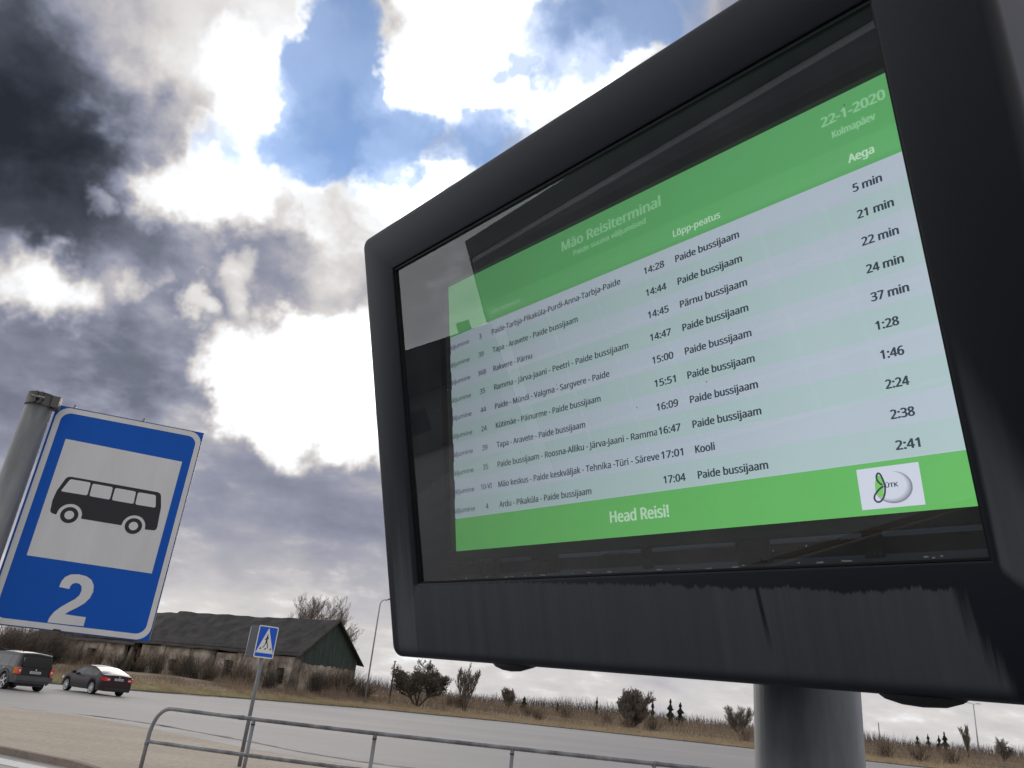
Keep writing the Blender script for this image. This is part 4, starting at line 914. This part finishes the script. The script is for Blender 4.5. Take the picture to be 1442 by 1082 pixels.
blades('scrub', 42000, (-20, 130), lambda x, t: edge_y(x) + 8 + 45 * t ** 1.2, scr_h, .013, m_scrub, seed=3, label='brown leafless scrub covering the field beyond the lot', cat='scrub')
blades('scrub', 16000, (-75, -12), lambda x, t: edge_y(x) + 9 + 20 * t, lambda x, y, rg: scr_h(x, y, rg) * .75, .012, m_scrub, seed=4, label='low brown scrub on the bank below the barn', cat='scrub')
blades('far_scrub', 26000, (-150, 330), lambda x, t: 150 + 190 * t, lambda x, y, rg: np.clip(1.3 + 1.6 * clump(x, y, .05, 2.0), .5, 4.2) * (.5 + .6 * rg.random(len(x))), .04, m_scrub, seed=6, label='far brown thicket along the horizon', cat='thicket', lean=.3)
blades('far_thicket', 14000, (-60, 420), lambda x, t: 340 + 60 * t, lambda x, y, rg: np.clip(4.2 + 3.0 * clump(x, y, .03, 5.0), 1.5, 9.) * (.6 + .4 * rg.random(len(x))), .10, mat('far_twigs', (.095, .085, .085), .95, var=.25, scale=.1), seed=7, label='grey far-off wood along the horizon', cat='wood', lean=.22)
blades('dead_grass', 70000, (-34, 110), lambda x, t: edge_y(x) + .3 + 11 * t ** 1.1, lambda x, y, rg: (.16 + .30 * np.clip(clump(x, y, .5, 1.0), 0, 1.3)) * (.5 + .7 * rg.random(len(x))), .012, m_dead, seed=8, lean=.55, label='pale dead grass along the far kerb', cat='dead grass')
blades('green_grass', 42000, (-60, -12), lambda x, t: edge_y(x) + .2 + (9 if x < -22 else 4.5) * t, lambda x, y, rg: .10 * (.5 + .8 * rg.random(len(x))), .02, m_live, seed=9, lean=.6, label='short green grass on the verge behind the parked cars', cat='grass')

# ------------------------------------------------------------------ green verge sheet under the grass
vb = [(x, edge_y(x) + .17) for x in range(-70, -8, 4)]
sv = MB(); vs = []; fs = []
for i, (x, y) in enumerate(vb):
    w = 7.5 if x < -22 else max(.6, 5.5 - (x + 22) * .35)
    for k in range(5): yy = y + w * k / 4; vs.append((x, yy, terrain_h(x, yy) + .18 * math.sin(x * .31 + yy * .13) * min(1, terrain_h(x, yy)) + .02))
for i in range(len(vb) - 1):
    for k in range(4): a = i * 5 + k; fs.append((a, a + 5, a + 6, a + 1))
sv.add(vs, fs, True); tag(sv.build('grass_verge', mat('verge_turf', (.15, .165, .045), .95, c2=(.34, .32, .12), scale=.5, detail=9, bump=.4, bscale=10)), kind='structure')

# ------------------------------------------------------------------ parked cars
m_tyre = mat('tyre_rubber', (.014, .014, .014), .85); m_rim_ = mat('alloy_rim', (.55, .56, .58), .35, .6); m_trim = mat('dark_trim', (.02, .021, .023), .6)
m_carglass = mat('car_glass', (.010, .012, .014), .10, spec=.45); m_red = mat('tail_light_red', (.50, .022, .012), .25, coat=.6, emit=(.9, .05, .02), estr=.05); m_amb = mat('indicator_amber', (.65, .16, .02), .3); m_clear = mat('reversing_lens', (.65, .62, .6), .2); m_plate = mat('number_plate', (.62, .62, .60), .5); m_chrome = mat('chrome', (.6, .6, .6), .15, 1.0)
def car(name, label, M4, prof, belt, hw, L_, xr, xf, R_, paint, glasses, wsx, rwx, sill=.24, clad=None, spokes=10, wheel_w=.21, tumble=.76, kind='car'):
    """local axes: x forward from the rear axle, y left, z up; prof/belt are (x, z) polylines"""
    e = empty(name, matrix=M4, label=label, cat=kind)
    def interp(pl, x):
        if x <= pl[0][0]: return pl[0][1]
        for (a, b), (c, d) in zip(pl, pl[1:]):
            if x <= c: return b + (d - b) * (x - a) / (c - a)
        return pl[-1][1]
    st = list(np.arange(xr, xf + .001, .055)); ns = len(st)
    def halfw(x):
        f = min(1, max(0, (x - xr) / .5)); g_ = min(1, max(0, (xf - x) / .7))
        return hw * (.86 + .14 * math.sin(f * PI / 2)) * (.80 + .20 * math.sin(g_ * PI / 2))
    NA, NB_, NCc = 6, 4, 4; cols = []; info = []
    for x in st:
        zt = interp(prof, x); zb_ = interp(belt, x); zb_ = min(zb_, zt - .015); w = halfw(x); zs = sill + (.16 if x < xr + .1 else 0) * 0
        for xw in (0, L_):
            dx = x - xw; RR = R_ + .055
            if abs(dx) < RR: zs = max(zs, R_ + math.sqrt(RR * RR - dx * dx))
        zs = min(zs, zb_ - .05); col = []
        for i in range(NA + 1):
            t = i / NA; z = zs + (zb_ - zs) * t; bulge = 1 - .05 * (abs(t - .55) / .55) ** 2 - (.03 if t > .95 else 0); col.append((x, w * bulge, z))
        hgt = zt - zb_; rw_ = w * (.95 - (1 - tumble) * min(1, hgt / .45))
        for i in range(1, NB_ + 1):
            t = i / NB_; col.append((x, w * .95 * (1 - t) + rw_ * t - (.02 * math.sin(PI * t)) * 0, zb_ + hgt * (t ** .9) * .97))
        for i in range(1, NCc + 1):
            t = i / NCc; col.append((x, rw_ * (1 - t), zb_ + hgt * .97 + (hgt * .03 + .035) * math.sin(t * PI / 2)))
        cols.append(col); info.append((zt, zb_, hgt))
    nr = len(cols[0]); parts = {}
    def addf(key, quad): parts.setdefault(key, []).append(quad)
    for i in range(ns - 1):
        xm = (st[i] + st[i + 1]) / 2
        for j in range(nr - 1):
            key = 'body'; side = ''
            if NA <= j < NA + NB_ and NA + 0 <= j < NA + NB_ - 1:
                for gi, (g0, g1) in enumerate(glasses):
                    if g0 < xm < g1 and info[i][2] > .10: key = 'side_window' + str(gi)
            if j >= NA + NB_:
                if wsx[0] < xm < wsx[1]: key = 'windscreen'
                if rwx and rwx[0] < xm < rwx[1]: key = 'rear_window'
            if clad and j < NA and cols[i][j][2] < clad: key = 'cladding'
            for sgn in (1, -1):
                q = [(cols[a][b][0], sgn * cols[a][b][1], cols[a][b][2]) for a, b in ((i, j), (i + 1, j), (i + 1, j + 1), (i, j + 1))]
                if sgn < 0: q = q[::-1]
                addf(key + ('_l' if sgn > 0 else '_r') if key.startswith('side') else key, q)
    for i in (0, ns - 1):
        for j in range(nr - 1):
            q = [(cols[i][j][0], cols[i][j][1], cols[i][j][2]), (cols[i][j + 1][0], cols[i][j + 1][1], cols[i][j + 1][2]), (cols[i][j + 1][0], -cols[i][j + 1][1], cols[i][j + 1][2]), (cols[i][j][0], -cols[i][j][1], cols[i][j][2])]
            addf('cladding' if clad and cols[i][j][2] < clad else 'body', q)
    for key, quads in parts.items():
        nm = 'side_window' if key.startswith('side') else key
        me = bpy.data.meshes.new(nm); vs = [p for q in quads for p in q]; me.from_pydata(vs, [], [(4 * k, 4 * k + 1, 4 * k + 2, 4 * k + 3) for k in range(len(quads))])
        bm = bmesh.new(); bm.from_mesh(me); bmesh.ops.remove_doubles(bm, verts=bm.verts, dist=.0005); bmesh.ops.recalc_face_normals(bm, faces=bm.faces)
        for f in bm.faces: f.smooth = True
        bm.to_mesh(me); bm.free()
        mm_ = paint if nm == 'body' else (clad_mat if nm == 'cladding' else m_carglass)
        o = mk_obj(nm, me, mm_, e); md = o.modifiers.new('e', 'EDGE_SPLIT'); md.split_angle = math.radians(38)
    u = MB(); u.box(((xr + xf) / 2, 0, .40), (xf - xr - .35, hw * 1.25, .36)); u.build('underbody', m_trim, e)
    for xw in (0, L_):
        for sgn in (1, -1):
            yo = sgn * (hw - .02); yi = yo - sgn * wheel_w
            t_ = MB(); pr = [(R_ - .07, 0), (R_ - .015, .0), (R_, .03), (R_, wheel_w - .03), (R_ - .015, wheel_w), (R_ - .07, wheel_w)]; nn = 28; vs = []; fs = []
            for k in range(nn):
                a = 2 * PI * k / nn
                for (r_, d) in pr: vs.append((xw + r_ * math.cos(a), yo - sgn * d, R_ + r_ * math.sin(a)))
            for k in range(nn):
                for m_ in range(5): fs.append((k * 6 + m_, ((k + 1) % nn) * 6 + m_, ((k + 1) % nn) * 6 + m_ + 1, k * 6 + m_ + 1))
            t_.add(vs, fs, True); wheel = t_.build('wheel', m_tyre, e)
            rr__ = MB(); nn = 24; ri = R_ - .07
            ring_ = []
            for r_, d in ((ri, .0), (ri - .025, .008), (ri - .03, .05), (ri - .03, .12)):
                ring_ += [(xw + r_ * math.cos(2 * PI * k / nn), yo - sgn * d, R_ + r_ * math.sin(2 * PI * k / nn)) for k in range(nn)]
            rr__.add(ring_, [(l * nn + k, l * nn + (k + 1) % nn, (l + 1) * nn + (k + 1) % nn, (l + 1) * nn + k) for l in range(3) for k in range(nn)], True)
            for k in range(spokes):
                a = 2 * PI * k / spokes; c, s_ = math.cos(a), math.sin(a); m3 = Matrix.Rotation(-a, 3, 'Y')
                rr__.box((xw + c * ri * .52, yo - sgn * .022, R_ + s_ * ri * .52), (ri * .95, .02, .030 if spokes > 6 else .06), m3)
            rr__.tube([(xw, yo - sgn * .005, R_), (xw, yo - sgn * .05, R_)], .05, 12)
            rr__.build('rim', m_rim_, wheel)
            dk = MB(); dk.tube([(xw, yo - sgn * .09, R_), (xw, yo - sgn * .12, R_)], ri - .02, 20); dk.build('brake_disc', m_trim, wheel)
    return e, halfw
def car_matrix(rear_left, heading, hw, z=.004):
    h_ = Vector((heading[0], heading[1], 0)).normalized(); l_ = Vector((-h_.y, h_.x, 0)); o = Vector((rear_left[0], rear_left[1], z)) - l_ * (hw - .1)
    return Matrix(((h_.x, l_.x, 0, o.x), (h_.y, l_.y, 0, o.y), (0, 0, 1, o.z), (0, 0, 0, 1)))
clad_mat = m_trim
m_paint1 = mat('plum_car_paint', (.030, .017, .022), .42, .0, coat=.0, spec=.25)
prof1 = [(-1.02, .62), (-1.0, .98), (-.93, 1.035), (-.70, 1.06), (-.30, 1.20), (.20, 1.355), (.65, 1.44), (1.15, 1.465), (1.6, 1.42), (2.0, 1.25), (2.40, 1.03), (2.9, .94), (3.3, .83), (3.5, .70), (3.58, .50)]
belt1 = [(-1.02, .90), (-.6, .97), (.5, .96), (2.3, .92), (3.3, .80), (3.58, .48)]
hw1 = .91
Mc1 = car_matrix((-20.95, 46.3), (-.80, .60), hw1)
c1, hf1 = car('parked_car', 'dark plum saloon car with silver alloy wheels parked at the verge', Mc1, prof1, belt1, hw1, 2.69, -1.02, 3.58, .325, m_paint1, [(-.25, .25), (.32, 1.10), (1.18, 2.05)], (1.72, 2.38), (-.62, .42), clad=.33, spokes=10)
def lens(name, pts, x, m, parent, d=.03):
    q = MB(); n = len(pts); q.add([(x, p[0], p[1]) for p in pts] + [(x - d, p[0], p[1]) for p in pts], [tuple(range(n)), tuple(range(2 * n - 1, n - 1, -1))] + [(i, n + i, n + (i + 1) % n, (i + 1) % n) for i in range(n)]); return q.build(name, m, parent)
for s_ in (1, -1):
    o = lens('tail_light', [(s_ * .80, .74), (s_ * .52, .76), (s_ * .50, .90), (s_ * .80, .93)], -1.00, m_red, c1, .045); lens('reversing_light', [(s_ * .66, .79), (s_ * .54, .79), (s_ * .53, .85), (s_ * .66, .86)], -1.046, m_clear, o, .006)
    q = MB(); q.add([(-1.0, s_ * .79, .74), (-.72, s_ * .885, .79), (-.74, s_ * .880, .91), (-1.0, s_ * .79, .93), (-1.0, s_ * .815, .74), (-.74, s_ * .908, .79), (-.76, s_ * .905, .91), (-1.0, s_ * .815, .93)], [(0, 1, 2, 3), (7, 6, 5, 4), (0, 4, 5, 1), (1, 5, 6, 2), (2, 6, 7, 3), (3, 7, 4, 0)]); q.build('tail_light', m_red, c1)
    q = MB(); q.box((2.02, s_ * 1.0, 1.02), (.12, .20, .14)); q.box((2.05, s_ * .90, .97), (.05, .10, .04)); q.build('door_mirror', m_paint1, c1)
    for x in (.42, 1.30):
        q = MB(); q.box((x, s_ * .915, .86), (.18, .02, .028)); q.build('door_handle', m_paint1, c1)
    q = MB(); q.box((3.42, s_ * .66, .68), (.22, .26, .13)); q.build('headlight', m_clear, c1)
lens('number_plate', [(.26, .79), (-.26, .79), (-.26, .90), (.26, .90)], -1.022, m_plate, c1, .008)
lens('bumper_trim', [(.74, .30), (-.74, .30), (-.74, .42), (.74, .42)], -1.03, m_trim, c1, .02)
for k in range(6): lens('plate_character', [(.19 - k * .075, .815), (.15 - k * .075, .815), (.15 - k * .075, .875), (.19 - k * .075, .875)], -1.0305, m_trim, c1, .001)
q = MB(); q.tube([(-1.035, 0, .96), (-1.022, 0, .96)], .035, 12); q.build('badge', m_chrome, c1)
# off-road car
m_paint2 = mat('black_car_paint', (.006, .008, .010), .32, .0, coat=.0, spec=.35)
prof2 = [(-1.00, .62), (-.98, 1.05), (-.93, 1.35), (-.84, 1.60), (-.70, 1.70), (.2, 1.735), (1.1, 1.735), (1.75, 1.69), (2.15, 1.42), (2.5, 1.14), (3.0, 1.08), (3.35, 1.0), (3.48, .7), (3.52, .5)]
belt2 = [(-1.00, 1.02), (0, 1.06), (2.2, 1.04), (3.3, .96), (3.52, .48)]
hw2 = .93; clad_mat = mat('grey_cladding', (.075, .078, .085), .7, var=.15, scale=2)
Mc2 = car_matrix((-22.72, 40.9), (-.80, .60), hw2)
c2, hf2 = car('parked_car', 'black off-road car with grey lower cladding parked at the left edge', Mc2, prof2, belt2, hw2, 2.62, -1.00, 3.52, .375, m_paint2, [(-.78, -.05), (.03, .92), (1.0, 1.85)], (1.82, 2.48), None, sill=.36, clad=.72, spokes=5, wheel_w=.24, tumble=.84)
lens('rear_window', rpoly([(.70, 1.09), (-.70, 1.09), (-.66, 1.55), (.66, 1.55)], .08), -.90, m_carglass, c2, .10)
for s_ in (1, -1):
    lens('tail_light', rpoly([(s_ * .86, .74), (s_ * .70, .74), (s_ * .68, .88), (s_ * .70, 1.06), (s_ * .86, 1.06)], .04), -.985, m_red, c2, .05)
    q = MB(); q.add([(-1.0, s_ * .80, .76), (-.78, s_ * .925, .76), (-.78, s_ * .915, 1.04), (-1.0, s_ * .80, 1.04), (-1.0, s_ * .83, .76), (-.79, s_ * .950, .76), (-.79, s_ * .94, 1.04), (-1.0, s_ * .83, 1.04)], [(0, 1, 2, 3), (7, 6, 5, 4), (0, 4, 5, 1), (1, 5, 6, 2), (2, 6, 7, 3), (3, 7, 4, 0)]); q.build('indicator', m_amb, c2)
    lens('reversing_light', [(s_ * .80, .86), (s_ * .71, .86), (s_ * .71, .95), (s_ * .80, .95)], -1.037, m_clear, c2, .006)
    q = MB(); q.box((2.25, s_ * 1.03, 1.16), (.12, .22, .18)); q.build('door_mirror', m_trim, c2)
    q = MB(); q.tube([(-.7, s_ * .70, 1.73), (-.6, s_ * .70, 1.79), (1.4, s_ * .70, 1.79), (1.55, s_ * .70, 1.73)], .018, 6); q.build('roof_rail', m_trim, c2)
    for x in (.25, 1.15):
        q = MB(); q.box((x, s_ * .935, .97), (.16, .02, .035)); q.build('door_handle', m_chrome, c2)
    for xw in (0, 2.62):   # flared wheel arches
        q = MB(); n_ = 14; vs = []
        for k in range(n_ + 1):
            a = PI * (k / n_) * 1.1 - .05 * PI
            for r_, d in ((.435, .0), (.435, .045), (.53, .045), (.54, .0)): vs.append((xw + r_ * math.cos(a), s_ * (hw2 * .985 + d - .01), .375 + r_ * math.sin(a)))
        q.add(vs, [(4 * k + j, 4 * k + (j + 1) % 4, 4 * k + 4 + (j + 1) % 4, 4 * k + 4 + j) for k in range(n_) for j in range(4)] + [(0, 1, 2, 3), tuple(4 * n_ + j for j in range(4))], False); q.build('wheel_arch', clad_mat, c2)
q = MB(); q.box((-1.03, 0, .58), (.14, 1.72, .22)); q.build('bumper', clad_mat, c2)
lens('number_plate', [(.26, .80), (-.26, .80), (-.26, .91), (.26, .91)], -1.003, m_plate, c2, .008)
for k in range(6): lens('plate_character', [(.19 - k * .075, .825), (.15 - k * .075, .825), (.15 - k * .075, .885), (.19 - k * .075, .885)], -1.0115, m_trim, c2, .001)
q = MB(); q.tube([(-1.02, 0, .98), (-1.0, 0, .98)], .035, 12); q.build('badge', m_chrome, c2)

# ------------------------------------------------------------------ bus terminal behind the viewer (seen mirrored in the display glass)
m_panel = mat('facade_panel', (.42, .44, .47), .7, var=.06, scale=.6)
m_joint = mat('white_joint', (.92, .92, .92), .7); m_soff = mat('soffit', (.74, .78, .82), .7, var=.1, scale=.5); m_fascia = mat('fascia', (.06, .065, .075), .5)
WA = Vector((-13.4, 2.6)); wd = Vector((1.5, -3.3)).normalized(); wn = Vector((wd.y, -wd.x)) * -1     # wn points to the viewer
WM = Matrix(((wd.x, wn.x, 0, WA.x), (wd.y, wn.y, 0, WA.y), (0, 0, 1, .1), (0, 0, 0, 1)))
tb = empty('terminal_building', matrix=WM, label='bus terminal with panelled wall and dark canopy, mirrored in the display glass', cat='building')
q = MB(); q.box((6.4, -.20, 1.78), (13.2, .24, 3.56)); q.build('wall', m_joint, tb)
pm = MB(); pm.box((0, 0, 0), (.90, .03, .67)); po_ = pm.build('panel', m_panel, tb); po_.location = (.52, -.06, .42)
for i in range(13):
    for j in range(4):
        if i == j == 0: continue
        o = po_.copy(); COL.objects.link(o); o.parent = tb; o.location = (.52 + i * 1.0, -.06, .42 + j * .76)
IW = WM.inverted(); outline = [IW @ Vector((x, y, 0)) for x, y in ((-9.0, 2.2), (-19.5, 3.5), (-26, -6), (-12, -18), (-1.0, -5.9))]
def slab(name, z0, z1, m, grow=0.0):
    c = sum(outline, Vector()) / 5; q = MB(); P = [p + (p - c).normalized() * grow for p in outline]; n = len(P)
    q.add([(p.x, p.y, z0) for p in P] + [(p.x, p.y, z1) for p in P], [tuple(range(n)), tuple(range(2 * n - 1, n - 1, -1))] + [(i, n + i, n + (i + 1) % n, (i + 1) % n) for i in range(n)]); return q.build(name, m, tb)
slab('soffit', 3.72, 3.78, m_soff); slab('canopy_roof', 3.783, 4.02, m_fascia, .02)

# house far behind the viewer on the left, mirrored low in the glass
hz = empty('far_house', (-46, 10.5, 0), rz=math.radians(75), label='dark roofed house with a chimney, mirrored at the left edge of the display glass', cat='house')
q = MB(); q.box((0, 0, 1.7), (14, 8, 3.4)); q.build('wall', mat('house_render', (.22, .21, .20), .9, var=.15, scale=.5), hz)
q = MB(); q.prism([(-4.6, 3.3), (4.6, 3.3), (0, 6.2)], -7.6, 7.6); ro = q.build('roof', m_roof, hz); ro.rotation_euler = (0, 0, PI / 2)
q = MB(); q.box((1.2, 2.6, 6.2), (.8, .8, 1.4)); q.build('chimney', m_wall, ro)
m_pane = mat('dark_window', (.02, .022, .025), .15)
for x in (-5, -2.2, 2.2, 5):
    for sg in (-1, 1):
        q = MB(); q.box((x, sg * 4.01, 1.8), (1.2, .06, 1.3)); q.build('window', m_pane, hz)
